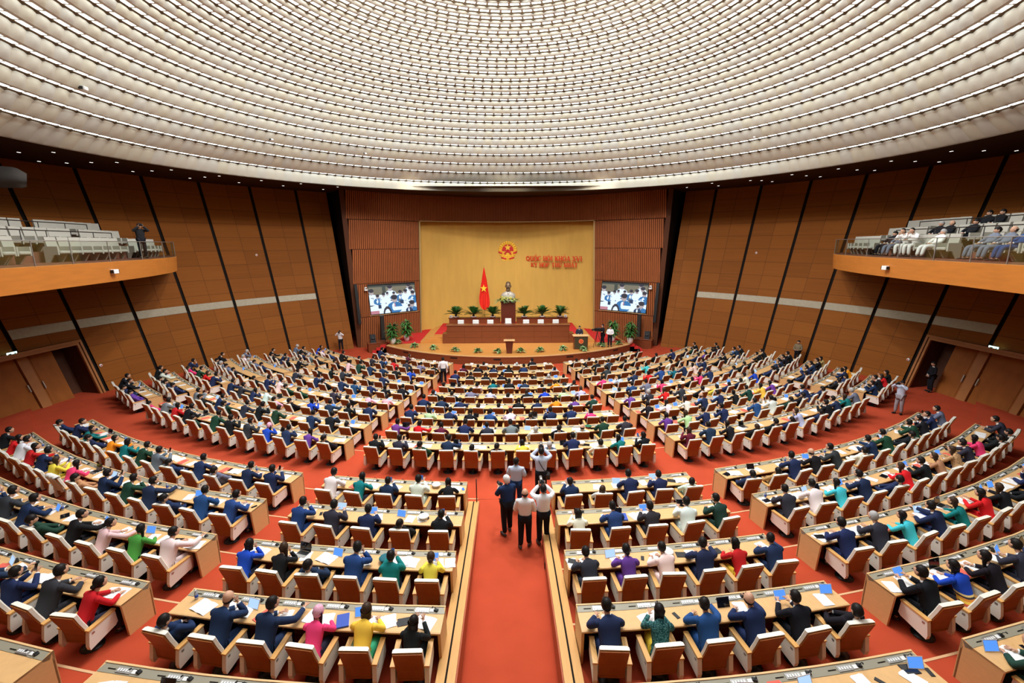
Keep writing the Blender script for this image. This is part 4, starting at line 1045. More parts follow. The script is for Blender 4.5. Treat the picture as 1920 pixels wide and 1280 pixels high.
def parse(tok):
    c=tok[0]; fem=(c in FEM or 'f' in tok or 'v' in tok) and '!' not in tok
    slouch='>' in tok; gray='h' in tok
    if fem: st='bob' if 'v' in tok else ('long' if 'S' in tok else ('bun' if 'u' in tok else 'long'))
    else: st='bald' if 'x' in tok else ('hat' if 'H' in tok else 'short')
    return c,fem,slouch,gray,st
SUITS=set('nkcbga')
def place_person(key,style,dye,loc,rz,label,group,hair=(.014,.011,.010),tdye=None,sc=1.0,collar=None):
    me=PROTO[key]['me']
    o=obj('person',me['body'],None,loc,rz); o.scale=(sc,sc,sc)
    tag(o,label,'person',group)
    h=obj('hair',me['hair'][style],o); h.color=(*hair,1)
    j=obj('jacket' if collar else 'top',me['jacket'] if collar else me['jacket_plain'],o); j.color=(*dye,1)
    t=obj('trousers',me['trousers'],o); t.color=(*(tdye or dye),1)
    obj('shoes',me['shoes'],o)
    return o
# ------------------------------------------------------------------ chair
def chair_proto():
    e=empty('delegate_chair')
    prof=[(-.215,.30),(-.225,.50),(-.25,.62),(-.315,.80),(-.375,1.0),(-.40,1.02)]
    # back cushion (cream, shows as a pale edge round the veneer)
    mb=MB()
    rows=[]
    for (y,z) in prof[:-1]:
        w=.225 if z<.6 else .245
        rows.append([(-w,y+.012,z),(-w,y+.07,z+.0),(-w+.03,y+.095,z+.0),(w-.03,y+.095,z),(w,y+.07,z),(w,y+.012,z),(-w,y+.012,z)])
    mb.grid(rows[::-1],0,False)
    t=rows[-1]; mb.add(t[:-1],[(5,4,3,2,1,0)]); mb.add(rows[0][:-1],[(0,1,2,3,4,5)])
    build(mb,'backrest',M['cream'],e)
    mb=MB(); rows=[]
    for (y,z) in prof[:-1]:
        w=.222 if z<.6 else .238; z=min(z,.975)
        rows.append([(-w,y+.016,z),(-w,y-.012,z),(w,y-.012,z),(w,y+.016,z)])
    mb.grid(rows,0,False); mb.add(rows[0],[(0,1,2,3)][::-1]); mb.add(rows[-1],[(3,2,1,0)])
    build(mb,'back_shell',M['shell'],e)
    mb=MB(); mb.bbox(-.235,.235,-.20,.27,.33,.455,.03); build(mb,'seat',M['cream'],e)
    mb=MB(); mb.prism([(-.235,.30),(.20,.30),(.16,.335),(-.235,.335)],-.20,.20,'x'); build(mb,'under_shell',M['shell'],e)
    for s in (-1,1):
        mb=MB(); poly=[(-.27,.22),(.22,.30),(.27,.345),(.255,.60),(-.235,.575),(-.285,.30)]
        x0,x1=sorted((s*.245,s*.322)); mb.prism(poly,x0,x1,'x'); a=build(mb,'armrest',M['cream'],e)
        mb=MB(); x0,x1=sorted((s*.238,s*.33)); mb.prism([(-.245,.575),(.265,.60),(.275,.63),(-.25,.607)],x0,x1,'x'); build(mb,'arm_cap',M['armcap'],a)
        mb=MB(); x0,x1=sorted((s*.322,s*.325)); mb.box(x0,x1,-.20,-.15,.49,.53); build(mb,'number_plate',M['steel'],a)
    mb=MB(); mb.lathe([(.19,0),(.19,.015),(.10,.04),(.05,.08),(.05,.31)],14); build(mb,'pedestal',M['black'],e)
    return e
CH0=chair_proto(); ch_used=False
def place_chair(loc,rz,label,group):
    global ch_used
    if not ch_used: o=CH0; ch_used=True
    else: o=dup(CH0,loc,rz)
    o.location=loc; o.rotation_euler=(0,0,rz); tag(o,label,'chair',group); return o
# gather chair geometry for the merged far chairs
def gather(root):
    out=[]
    def rec(o):
        if o.data is not None: out.append(o.data)
        for c in o.children: rec(c)
    rec(root); return out
class Mass:
    """many far repeats merged into ONE object"""
    def __init__(s): s.v=[];s.l=[];s.ls=[];s.m=[];s.col=[];s.mats=[];s.n=0;s.nl=0;s.sm=[]
    def add(s,me,Mx,mats,dye):
        n=len(me.vertices); v=np.empty(n*3,'f'); me.vertices.foreach_get('co',v); v=v.reshape(-1,3)
        A=np.array(Mx)[:3]; v=v@A[:,:3].T+A[:,3]
        nl=len(me.loops); l=np.empty(nl,'i'); me.loops.foreach_get('vertex_index',l)
        npl=len(me.polygons); st=np.empty(npl,'i'); me.polygons.foreach_get('loop_start',st); mi=np.empty(npl,'i'); me.polygons.foreach_get('material_index',mi); sm=np.empty(npl,'?'); me.polygons.foreach_get('use_smooth',sm)
        loc=[]
        for m in mats:
            if m not in s.mats: s.mats.append(m)
            loc.append(s.mats.index(m))
        s.v.append(v); s.l.append(l+s.n); s.ls.append(st+s.nl); s.m.append(np.array(loc)[mi]); s.sm.append(sm)
        s.col.append(np.tile(np.array([*dye,1],'f'),(n,1))); s.n+=n; s.nl+=nl
    def build(s,name):
        v=np.concatenate(s.v); l=np.concatenate(s.l); ls=np.concatenate(s.ls); m=np.concatenate(s.m)
        me=bpy.data.meshes.new(name); me.vertices.add(len(v)); me.vertices.foreach_set('co',v.ravel().astype('f')); me.loops.add(len(l)); me.loops.foreach_set('vertex_index',l.astype('i'))
        me.polygons.add(len(ls)); me.polygons.foreach_set('loop_start',ls.astype('i')); me.polygons.foreach_set('material_index',m.astype('i')); me.polygons.foreach_set('use_smooth',np.concatenate(s.sm))
        for x in s.mats: me.materials.append(x)
        ca=me.color_attributes.new('dye','FLOAT_COLOR','POINT'); ca.data.foreach_set('color',np.concatenate(s.col).ravel().astype('f'))
        me.update(calc_edges=True); me.validate(); o=bpy.data.objects.new(name,me); COL.objects.link(o); return o
# ------------------------------------------------------------------ seating plan (one token a seat, left to right)
ROWS=[]
def row(sec,k,R0,t0,t1,R1,z,s): ROWS.append(dict(sec=sec,k=k,R0=R0,R1=R1,t0=t0,t1=t1,z=z,seats=s.split()))
LCt=[(-10.5,-2.35),(-10.2,-2.1),(-10.15,-2.0),(-10.0,-1.9),(-9.85,-1.8)]
for k,s in enumerate(["w tf n w kf","b c n k> kE","Bv kf n> b t! yu","n> nx n pS yv kv",". . . . . ."]): row('LC',k+1,RB[k],*LCt[k],RB[k],ZB[k],s)
for k,s in enumerate(["n wf> n n w>","wf b c w g","c Pu w n rv n","n gf b nx k k>",". . . . . ."]): row('RC',k+1,RB[k],-LCt[k][1]+.1,-LCt[k][0]+.15,RB[k],ZB[k],s)
for k,(a,b,s) in enumerate(((-34.7,-12.4,"n> n t n> oH tv g a n> n a> n n"),(-34.1,-12.1,"k r w r n y p ef> n g n n> b b"),(-34.0,-11.85,"k n c r n c n c n g> k qu G w"),(-33.5,-11.65,"n c k n c n k n c n k n n c ru"),(-33,-11.45,"n c n k n c n k n c n n k n k"))): row('LW',k+1,RB[k],a,b,RB[k],ZB[k],s)
for k,(a,b,s) in enumerate(((12.55,35.1,"n> ef> n kx c w> n g k> g k n a"),(12.3,34.5,"c w T n n> r k ev l c p k> k> c"),(12.0,34.2,"n ch T n tv r kf k> n c n c n c"),(11.8,33.5,"k Bv kf c n k n c n k n c n c n"),(11.6,33,"g n c n k n c n k n c n c n k"))): row('RW',k+1,RB[k],a,b,RB[k],ZB[k],s)
FCt=[(-10.55,10.85),(-10.5,11.0),(-10.7,11.1),(-10.8,10.9),(-10.95,11.0),(-10.9,11.2),(-11.1,11.45),(-11.4,11.7),(-12.2,12.6)]
for k,s in enumerate(["k c g> n kf> k> yf ah> n w> tf kf","P rv m n c a wh> k> wx> g c","n Lv n kf b w k> n n pv .","n n n kv> k> kf nf o P g","k> k> a lf wv> kf B Lf l","k> k> w> tv k n kf> of k>","n k k kf wx> k> ah> k>","mv k n kv n . k>",". k> k> ah> k ."]): row('FC',k+1,RF[k],*FCt[k],RF[k],ZF[k],s)
FLt=[(-35.1,-12.36),(-35.0,-12.69),(-35.8,-12.95),(-37.1,-13.0),(-38.0,-13.25),(-39.1,-13.63),(-38.9,-14.2),(-39.4,-15.0),(-42.2,-15.9)]
FLs=["p> a rf k gf> g k c BS n P k>","a k> n g> c k g . n k k>","n c nf w qf> k> Bf n kf n","k> n w g> g> . c k> q qu",". c k> n k> n b n kf k",". k> kf c w> k> n . k>","k> q g n n k B .","k> c n rf c a kf","n . . m . . ."]
FRs=["m n kf kf> k> n> l n> k n t ah","Pf L n n . b w g> k> n n>","kf wf wf nx n kv g y P n>","P ch r c k> y> n> n> w Bv","k> b a p . k> p n . n>","p l n r b t n q n","k> c . k> T k> w> k>","k> k c k> k> . k>","k> k> . . k> . k>"]
for k in range(9):
    row('FL',k+1,RF[k],*FLt[k],RF[k],ZF[k],FLs[k]); row('FR',k+1,RF[k],-FLt[k][1]+.3,-FLt[k][0]+.3,RF[k],ZF[k],FRs[k])
OUT=[(-45.9,28.05,-37.9,27.9),(-48.4,26.4,-37.7,26.2),(-51.3,24.75,-38.7,24.5),(-54.4,23.1,-38.9,22.75),(-55.6,21.6,-39.3,21.05),(-55.3,20.0,-41.1,19.3),(-57.4,18.25,-41.9,17.7),(-57.2,16.75,-41.6,16.15)]
OLs=["k k n> P>","k w k> n> n>","n p> g r n","k k> ah> a> k> .","ah wh> ah> a> n> .","k k> n k> k","ah k n> ah> k>","B w> b> k"]
ORs=["n k rf kf","k> n> n o .","n> n n k ef","n> k> n k k .","k> kx> . k k .","k> k . n k","n> P> k> k> k","n k> g> k"]
for k,(a,ra,b,rb) in enumerate(OUT):
    z=ZF[k]; row('OL',k+1,ra,a,b,rb,z,OLs[k]); row('OR',k+1,rb,-b+.3,-a+.3,ra,z,ORs[k])
SECN=dict(LC='left of ramp',RC='right of ramp',LW='left wing',RW='right wing',FC='centre block',FL='left block',FR='right block',OL='left',OR='right')
def rown(sec,k): return '%s rear row'%ORD[k] if sec in('LC','RC','LW','RW') else '%s row from cross aisle'%ORD[k]
def seatn(sec,i,n):
    if sec=='LC': return ORD[n-i]+' seat from ramp'
    if sec=='RC': return ORD[i+1]+' seat from ramp'
    if sec in('LW','FL','OL'): return ORD[n-i]+' seat from inner end'
    if sec in('RW','FR','OR'): return ORD[i+1]+' seat from inner end'
    return ORD[i+1]+' seat from left'
def where(sec,k,i,n): 
    if sec in('OL','OR'): return '%s, %s %s outer row from cross aisle'%(seatn(sec,i,n),ORD[k],SECN[sec])
    s=seatn(sec,i,n); t=rown(sec,k)+', '+SECN[sec]
    return s+', '+t
# shared desk fittings
mb=MB(); mb.bbox(-.05,.05,-.04,.04,0,.03,.008); mb.tube([(0,0,.03),(.0,.03,.10),(.02,.10,.17)],.006,6); mb.ell((.022,.115,.18),(.016,.03,.016),8,6)
MIC=mb.mesh('microphone',[M['black']])
mb=MB(); mb.bbox(-.13,.13,-.045,.045,0,.008,.002,0)
for i in range(5): mb.bbox(-.11+.045*i,-.08+.045*i,-.025,.02,.008,.016,.002,1)
mb.box(.14,.22,-.03,.03,0,.006,1); mb.box(-.30,-.16,-.006,.006,0,.004,2)
PANEL=mb.mesh('control_panel',[M['steel'],M['whiteplastic'],M['dark']])
DTH=.59
def make_desk(r):
    t0,t1=rad(r['t0']),rad(r['t1']); z=r['z']; n=max(6,int(abs(t1-t0)*30/2))
    tm=(t0+t1)/2
    def Rat(t): return r['R0']+(r['R1']-r['R0'])*(t-t0)/(t1-t0)
    r['Rat']=Rat
    o=Vector((Rat(tm)*math.sin(tm),YC-Rat(tm)*math.cos(tm),z))
    e=empty('delegate_desk',o); lab='long curved oak desk, %s, %s%s'%(rown(r['sec'],r['k']),SECN[r['sec']],' outer block' if r['sec'][0]=='O' else ''); tag(e,lab,'desk','curved delegate desks')
    def pt(t,d,h): R=Rat(t)+d; return (R*math.sin(t)-o.x,YC-R*math.cos(t)-o.y,h)
    ts=[t0+(t1-t0)*i/n for i in range(n+1)]
    def sweep(prof,m,name):
        mb=MB(); rows=[[pt(t,d,h) for d,h in prof+[prof[0]]] for t in ts]; mb.grid(rows,0,False)
        mb.add(rows[0][:-1],[tuple(range(len(prof)))][::1]); mb.add(rows[-1][:-1],[tuple(range(len(prof)-1,-1,-1))])
        return build(mb,name,m,e)
    sweep([(.15,.70),(.15,.738),(.565,.738),(.59,.73),(.59,.70)],M['desk'],'desktop')
    sweep([(.02,.74),(.02,.765),(.155,.744),(.155,.70),(.06,.66)],M['console'],'console_strip')
    sweep([(-.01,.60),(-.012,.776),(.02,.776),(.02,.60)],M['rimwood'],'front_rim')
    sweep([(.0,.0),(.0,.60),(.03,.66),(.03,.0)],M['deskdark'],'front_panel')
    for t,s in ((t0,1),(t1,-1)):
        w=.05/Rat(t)*s; mb=MB()
        pr=[(-.012,.0),(-.014,.772),(.02,.772),(.16,.742),(.585,.735),(.575,.66),(.54,.0)]
        vs=[pt(t,d,h) for d,h in pr]+[pt(t+w,d,h if h<.6 else h-.012) for d,h in pr]; k=len(pr)
        fs=[tuple(range(k)),tuple(range(2*k-1,k-1,-1))]+[(i,i+k,(i+1)%k+k,(i+1)%k) for i in range(k)]
        mb.add(vs,fs); build(mb,'end_panel',M['desk'],e)
    N=len(r['seats']); r['th']=[t0+(t1-t0)*(i+.5)/N for i in range(N)]
    for i,t in enumerate(r['th']):
        pm=pt(t+.26/Rat(t),.085,.757); m=obj('microphone',MIC,e,pm,t+PI*.9); m.scale=(.8,.8,.8)
        pm=pt(t,.09,.757); q=obj('control_panel',PANEL,e,pm,t); q.rotation_euler=(.155,0,t)
    return e
PRX=[]
for r in ROWS:
    tm=rad((r['t0']+r['t1'])/2)
    make_desk(r)
SEATS=[]
for r in ROWS:
    N=len(r['seats'])
    for i,t in enumerate(r['th']):
        R=r['Rat'](t)+.87; loc=(R*math.sin(t),YC-R*math.cos(t),r['z']); x,y,d=proj((loc[0],loc[1],loc[2]+.9))
        vis=-70<x<1990 and y<1345
        SEATS.append(dict(r=r,i=i,N=N,t=t,loc=loc,d=d,vis=vis,tok=r['seats'][i],x=x,y=y))
vis=sorted([s for s in SEATS if s['vis']],key=lambda s:s['d'])
NEAR_CH=276; NEAR_P=268
rn=random.Random(21)
mass_c=Mass(); mass_p=Mass(); np_=0; nc_=0
AM=attr_mat('far crowd clothing'); chair_meshes=gather(CH0)
SCARF={}
def pattern_mat(name,kind):
    m=mat(name,(.1,.1,.1),.85,.15); nt=m.node_tree; b=nt.nodes['Principled BSDF']; tc=node(nt,'ShaderNodeTexCoord'); rp=node(nt,'ShaderNodeValToRGB'); cr=rp.color_ramp; cr.interpolation='CONSTANT'
    if kind=='stripes':
        sp_=node(nt,'ShaderNodeSeparateXYZ'); nt.links.new(tc.outputs['Object'],sp_.inputs[0]); nt.links.new(sp_.outputs[2],rp.inputs[0])
        st_=[(0,(.02,.22,.06)),(.56,(.75,.72,.55)),(.60,(.6,.10,.05)),(.645,(.85,.55,.08)),(.69,(.7,.28,.05)),(.73,(.05,.04,.05)),(.765,(.80,.62,.25)),(.80,(.015,.065,.48))]
    else:
        no=node(nt,'ShaderNodeTexNoise'); no.inputs['Scale'].default_value=34; nt.links.new(tc.outputs['Object'],no.inputs[0]); nt.links.new(no.outputs[0],rp.inputs[0])
        st_=[(0,(.012,.06,.065)),(.52,(.10,.28,.26)),(.60,(.012,.05,.055))] if kind=='teal' else [(0,(.50,.28,.12)),(.5,(.62,.42,.24)),(.58,(.22,.10,.04))]
    while len(cr.elements)<len(st_): cr.elements.new(.5)
    for e_,(p_,c_) in zip(cr.elements,st_): e_.position=p_; e_.color=(*c_,1)
    nt.links.new(rp.outputs[0],b.inputs['Base Color']); return m
PAT={('RW',4,1):pattern_mat('striped knit','stripes'),('RC',4,1):pattern_mat('teal print','teal'),('RW',2,8):pattern_mat('tan print','tan')}
PATN={('RW',4,1):'striped blue knit',('RC',4,1):'teal print',('RW',2,8):'tan print'}
for k_,v_ in PROTO.items():
    if v_['hair'].get('cap'):
        q_=v_['hair']['cap']; H_=v_['H']; c_=H_.translation; q_.v=[tuple(c_+(Vector(p)-c_)*1.07) for p in q_.v]; SCARF[k_]=q_.mesh('headscarf',[mat('pink checked scarf',(.75,.14,.34),.8,noise=.6,nscale=30,col2=(.75,.62,.66))])
for s in vis:
    r=s['r']; sec=r['sec']; wh=where(sec,r['k'],s['i'],s['N']); s['wh']=wh; loc=s['loc']; rz=s['t']+rad(rn.uniform(-6,6))
    grp='chairs at the curved desks'
    if nc_<NEAR_CH:
        place_chair(loc,rz,'cream chair, '+wh,grp); nc_+=1
    else:
        Mx=Matrix.Translation(loc)@Matrix.Rotation(rz,4,'Z')
        for o_me in chair_meshes: mass_c.add(o_me,Mx,list(o_me.materials),(.5,.5,.5))
    if s['tok']=='.': s['pose']=None; continue
    c,fem,slouch,gray,st=parse(s['tok'])
    pose='lean' if slouch else rn.choice(('write','write','tablet','side','chin','write','phone'))
    if not slouch and sec=='LC' and r['k']==4 and s['i']==5: pose='phone'
    s['pose']=pose; key=(pose,1 if fem else 0)
    dye=tuple(v*rn.uniform(.85,1.15) for v in DYE[c]); tdye=dye if c in SUITS or (c=='w' and not fem) else (rn.choice(((.02,.02,.03),dye,(.03,.03,.05))))
    if s['tok'].startswith('rv'): tdye=(.85,.55,.05)
    if s['tok'].startswith('yv'): tdye=(.05,.4,.2)
    hair=HAIRC['h'] if gray else (HAIRC['b'] if (fem and rn.random()<.25) else HAIRC[''])
    if st=='hat': hair=(.09,.035,.02)
    sc=rn.uniform(.96,1.04)*(.95 if fem else 1); rz2=s['t']+rad(rn.uniform(-12,12))
    if np_<NEAR_P:
        nm=DNAME[c] if not(fem and st!='bob') else DNAME[c].split()[0]
        nm=PATN.get((sec,r['k'],s['i']),nm)
        if (sec,r['k'],s['i'])==('RC',4,1): tdye=(.85,.58,.05)
        d=('long-haired ' if st in('long','bun','scarf') else '')+'person in '+nm
        po=place_person(key,st,dye,loc,rz2,d+', '+wh,'delegates at the desks',hair,tdye,sc,collar=(c in SUITS)); np_+=1
        if (sec,r['k'],s['i']) in PAT:
            for ch in po.children:
                if ch.name.split('.')[0] in('top','jacket'): ch.material_slots[0].link='OBJECT'; ch.material_slots[0].material=PAT[(sec,r['k'],s['i'])]
        if 'S' in s['tok']: hs=obj('headscarf',SCARF[key],po); hs.scale=(1.0,1.0,1.0)
        if not(sec=='LC' and r['k']==4 and s['i']==5): s['held']=Matrix.Translation(loc)@Matrix.Rotation(rz2,4,'Z')@Matrix.Scale(sc,4)
    else:
        Mx=Matrix.Translation(loc)@Matrix.Rotation(rz2,4,'Z')@Matrix.Scale(sc,4); me=PROTO[key]['me']
        mass_p.add(me['body'],Mx,SK,(.5,.3,.2)); mass_p.add(me['hair'][st],Mx,[AM],hair); mass_p.add(me['jacket' if c in SUITS else 'jacket_plain'],Mx,[AM,M['collar']],dye); mass_p.add(me['trousers'],Mx,[AM],tdye); mass_p.add(me['shoes'],Mx,[M['shoe']],(.01,.01,.01))
o=mass_c.build('far_delegate_chairs'); tag(o,'the cream chairs of the farthest desk rows near the stage and walls','chairs',None,'stuff')
o=mass_p.build('far_delegates'); tag(o,'the delegates seated at the farthest desk rows near the stage and walls','people',None,'stuff')
# ------------------------------------------------------------------ things on the desks
def simple(name,mb,mats): return mb.mesh(name,mats)
mb=MB()
rq=random.Random(2)
for k in range(4): 
    m=Matrix.Rotation(rq.uniform(-.12,.12),4,'Z')@Matrix.Translation((rq.uniform(-.01,.01),rq.uniform(-.01,.01),0)); mb.box(-.105,.105,-.148,.148,.0025*k,.0025*k+.0022,0,m)
DOC=mb.mesh('paper_stack',[M['white']])
mb=MB()
for k,(a,dx) in enumerate(((.15,-.11),(-.1,.10),(.02,0))):
    m=Matrix.Translation((dx,0,.003*k))@Matrix.Rotation(a,4,'Z'); mb.box(-.105,.105,-.148,.148,0,.0025,0,m)
DOC2=mb.mesh('spread_papers',[M['white']])
mb=MB(); rows=[]
for i in range(9):
    t=i/8; x=-.21+.42*t; z=.004+.018*abs(math.sin(PI*2*t)); rows.append([(x,-.148,z),(x,.148,z)])
mb.grid(rows,0,True); mb.grid([[(p[0],p[1],max(0,p[2]-.006)) for p in r] for r in rows][::-1],0,True)
DOC3=mb.mesh('open_document',[M['white']])
def tab_parts(scr):
    a=MB(); a.bbox(-.125,.125,-.09,.09,-.004,.004,.002); b=MB(); b.box(-.112,.112,-.078,.078,.0041,.0048)
    return a.mesh('tablet_body',[M['whiteplastic'] if scr!='screenoff' else M['black']]),b.mesh('tablet_screen',[M[scr]])
TABS={k:tab_parts(k) for k in ('screenblue','screenlight','screenoff')}
mb=MB(); mb.bbox(-.03,.03,.0,.07,0,.09,.006); TSTAND=mb.mesh('stand',[M['black']])
mb=MB(); mb.bbox(-.15,.15,-.11,.11,0,.012,.003); LB=mb.mesh('laptop_base',[M['steel']])
mb=MB(); mb.box(-.13,.13,-.02,.09,.012,.014); LK=mb.mesh('keyboard',[M['black']])
mb=MB(); mb.bbox(-.15,.15,-.004,.004,0,.20,.003,0); mb.box(-.14,.14,-.0055,-.0042,.012,.19,1); LS=mb.mesh('lid',[M['black'],M['screenoff']])
mb=MB(); mb.bbox(-.036,.036,-.075,.075,0,.008,.003,0); mb.box(-.032,.032,-.07,.07,.008,.0086,1); PHONE=mb.mesh('phone',[M['black'],M['screenoff']])
mb=MB(); mb.bbox(-.036,.036,-.075,.075,0,.009,.003,0); PHONEB=mb.mesh('phone',[mat('blue phone case',(.03,.16,.55),.4,.4)])
mb=MB(); mb.bbox(-.11,.11,-.155,.155,0,.010,.003,0); mb.box(-.10,.112,-.15,.15,.002,.008,1); FOLD=mb.mesh('folder',[M['redpaper'],M['white']])
mb=MB(); mb.bbox(-.11,.11,-.155,.155,0,.03,.003,0); mb.box(-.105,.113,-.15,.15,.004,.026,1); BOOK=mb.mesh('book',[M['bluecover'],M['white']])
mb=MB(); mb.lathe([(.030,0),(.032,.01),(.032,.12),(.025,.15),(.012,.175),(.012,.185)],12,mat=0); BOT=mb.mesh('bottle_body',[M['bottle']])
mb=MB(); mb.lathe([(.0330,.045),(.0330,.10)],12); BOTL=mb.mesh('bottle_label',[M['bottlelabel']])
mb=MB(); mb.lathe([(.015,.18),(.015,.20)],10); BOTC=mb.mesh('bottle_cap',[M['whiteplastic']])
def cap_parts(c,band):
    a=MB(); a.ell(0,0,20,8,0,None,lambda p:(.135*p[0],.145*p[1]-.012,.085+.035*p[2]))
    b=MB(); b.lathe([(.098,.0),(.100,.02),(.100,.06),(.09,.08)],18)
    v=MB(); rows=[]
    for i in range(11):
        t=rad(-60+120*i/10); rows.append([(.098*math.sin(t),.098*math.cos(t),.015),(.135*math.sin(t),.15*math.cos(t),-.005),(.135*math.sin(t),.15*math.cos(t),.002)])
    v.grid(rows,0,True)
    return a.mesh('cap_crown',[mat('cap crown',c,.7)]),b.mesh('cap_band',[mat('cap band',band,.6)]),v.mesh('cap_visor',[M['black']])
CAPW=cap_parts((.82,.80,.76),(.70,.67,.60)); CAPT=cap_parts((.012,.12,.15),(.01,.05,.07)); CAPG=cap_parts((.02,.12,.06),(.25,.02,.02))
mb=MB(); mb.prism([(-.0,0),(.06,0),(.035,.11),(.028,.11)],-.11,.11,'x'); PLAC=mb.mesh('name_card',[M['white']])
mb=MB(); mb.lathe([(.03,0),(.04,.08),(.036,.08)],10); CUP=mb.mesh('cup_body',[M['whiteplastic']])
mb=MB(); mb.tube([(.036,0,.065),(.06,0,.06),(.058,0,.03),(.034,0,.02)],.006,5); CUPH=mb.mesh('cup_handle',[M['whiteplastic']])
def item(kind,s,dx,dr,rot=0,lab='',grp=None,name=None,z=.739):
    """put a thing on the desk before seat s; dx along the desk (right +), dr from the desk's far edge"""
    r=s['r']; Rr=r['Rat'](s['t'])+dr; t=s['t']+dx/Rr; p=(Rr*math.sin(t),YC-Rr*math.cos(t),r['z']+z); rz=t+rot
    wh=s['wh']
    def T(o,l,c): return tag(o,l+' before '+wh,c,grp)
    if kind in('doc','doc2','doc3'): return T(obj('document',{'doc':DOC,'doc2':DOC2,'doc3':DOC3}[kind],None,p,rz),lab or 'white papers','papers')
    if kind=='tab':
        scr=lab; e=empty('tablet',p,rz); a,b=TABS[scr]; tl=rad(62); 
        x=obj('case',a,e,(0,0,.085)); y=obj('screen',b,x); x.rotation_euler=(tl,0,0); q=obj('stand',TSTAND,e,(0,.02,0))
        return T(e,{'screenblue':'blue-screened tablet','screenlight':'pale-screened tablet','screenoff':'propped tablet'}[scr],'tablet')
    if kind=='tabflat':
        scr=lab; e=empty('tablet',p,rz); a,b=TABS[scr]; x=obj('case',a,e,(0,0,.005)); obj('screen',b,x); return T(e,'flat tablet' if scr=='screenoff' else 'flat lit tablet','tablet')
    if kind=='lap':
        e=empty('laptop',p,rz); b=obj('base',LB,e); obj('keyboard',LK,b); l=obj('lid',LS,e,(0,.11,.012)); l.rotation_euler=(-.25,0,0); return T(e,'open laptop','laptop')
    if kind=='phone': return T(obj('phone',PHONEB if lab=='blue' else PHONE,None,p,rz),'blue phone' if lab=='blue' else 'black phone','phone')
    if kind=='fold': return T(obj('folder',FOLD,None,p,rz),'red folder','folder')
    if kind=='book': return T(obj('book',BOOK,None,p,rz),'blue book','book')
    if kind=='bot': e=empty('water_bottle',p,rz); obj('bottle_body',BOT,e); obj('bottle_label',BOTL,e); obj('bottle_cap',BOTC,e); return T(e,'water bottle','bottle')
    if kind=='cap': 
        e=empty('peaked_cap',p,rz); w={'white':CAPW,'teal':CAPT,'green':CAPG}[lab]
        obj('crown',w[0],e); obj('band',w[1],e); obj('visor',w[2],e); return T(e,lab+' peaked cap','cap')
    if kind=='card': return T(obj('name_card',PLAC,None,p,rz),'white name card','name card')
    if kind=='cup': e=empty('cup',p,rz); obj('cup_body',CUP,e); obj('cup_handle',CUPH,e); return T(e,'white cup','cup')
rq=random.Random(33); cnt=dict(doc=0,tab=0,phone=0)
special={}
for s in vis:
    sec,k,i=s['r']['sec'],s['r']['k'],s['i']; near=s['d']<17; occ=s['pose'] is not None
    if sec in('OL','OR') and not occ and rq.random()<.8: continue
    if k==9 and sec in('FL','FC','FR'):
        item('card',s,0,.12,PI,z=.76,grp='name cards'); item('cup',s,.3,.26,grp='cups'); 
        if rq.random()<.6: item('doc',s,-.05,.40,rq.uniform(-.2,.2),grp='papers on the desks')
        continue
    far=s['d']>26
    if rq.random()<(.88 if not far else .6) and cnt['doc']<290:
        cnt['doc']+=1; kd=rq.choice(('doc','doc','doc2','doc3')) if not far else 'doc2'
        item(kd,s,rq.uniform(-.06,.12),rq.uniform(.33,.41),rq.uniform(-.35,.35),grp='papers on the desks')
        if near and rq.random()<.45: item('doc',s,rq.choice((-.30,.32)),rq.uniform(.32,.40),rq.uniform(-.4,.4),lab='second sheet',grp='papers on the desks')
    u=rq.random()
    if s['pose'] in('tablet','phone') and s['d']<22 and s.get('held') is not None:
        Mx=s['held']
        if s['pose']=='tablet' and u<.75:
            scr=rq.choice(('screenblue','screenlight','screenoff')); e=empty('tablet',Mx@Vector((0,.585,.925))); e.rotation_euler=(rad(52),0,Mx.to_euler().z); x=obj('case',TABS[scr][0],e); obj('screen',TABS[scr][1],x)
            tag(e,'tablet held at '+s['wh'],'tablet','tablets in hand'); continue
        if s['pose']=='phone':
            o=obj('phone',rq.choice((PHONE,PHONEB)),None,Mx@Vector((0,.475,1.055))); o.rotation_euler=(rad(68),0,Mx.to_euler().z); tag(o,'phone held at '+s['wh'],'phone','phones in hand'); continue
    if u<.20: item('tab',s,rq.choice((-.24,.22)),.24,rq.uniform(-.3,.3),'screenblue' if rq.random()<.6 else 'screenlight',grp='tablets on the desks')
    elif u<.30: item('tab',s,rq.choice((-.24,.22)),.24,rq.uniform(-.3,.3),'screenoff',grp='tablets on the desks')
    elif u<.42: item('tabflat',s,-.27,.35,rq.uniform(-.5,.5),'screenoff',grp='tablets on the desks')
    elif u<.50 and not far: item('lap',s,.2,.30,rq.uniform(-.2,.2),grp='laptops on the desks')
    if not far and rq.random()<.34: item('phone',s,rq.choice((-.36,.36)),.36,rq.uniform(-.6,.6),'blue' if rq.random()<.25 else '',grp='phones on the desks')
    if not far and rq.random()<.16: item('fold',s,-.33,.42,rq.uniform(-.4,.4),grp='red folders on the desks')
    if near and rq.random()<.03: item('book',s,.33,.40,rq.uniform(-.4,.4),grp='blue books on the desks')
    if near and rq.random()<.13: item('bot',s,rq.choice((-.18,.3)),.20,grp='water bottles on the desks')
def seat(sec,k,i): return next(s for s in SEATS if s['r']['sec']==sec and s['r']['k']==k and s['i']==i)
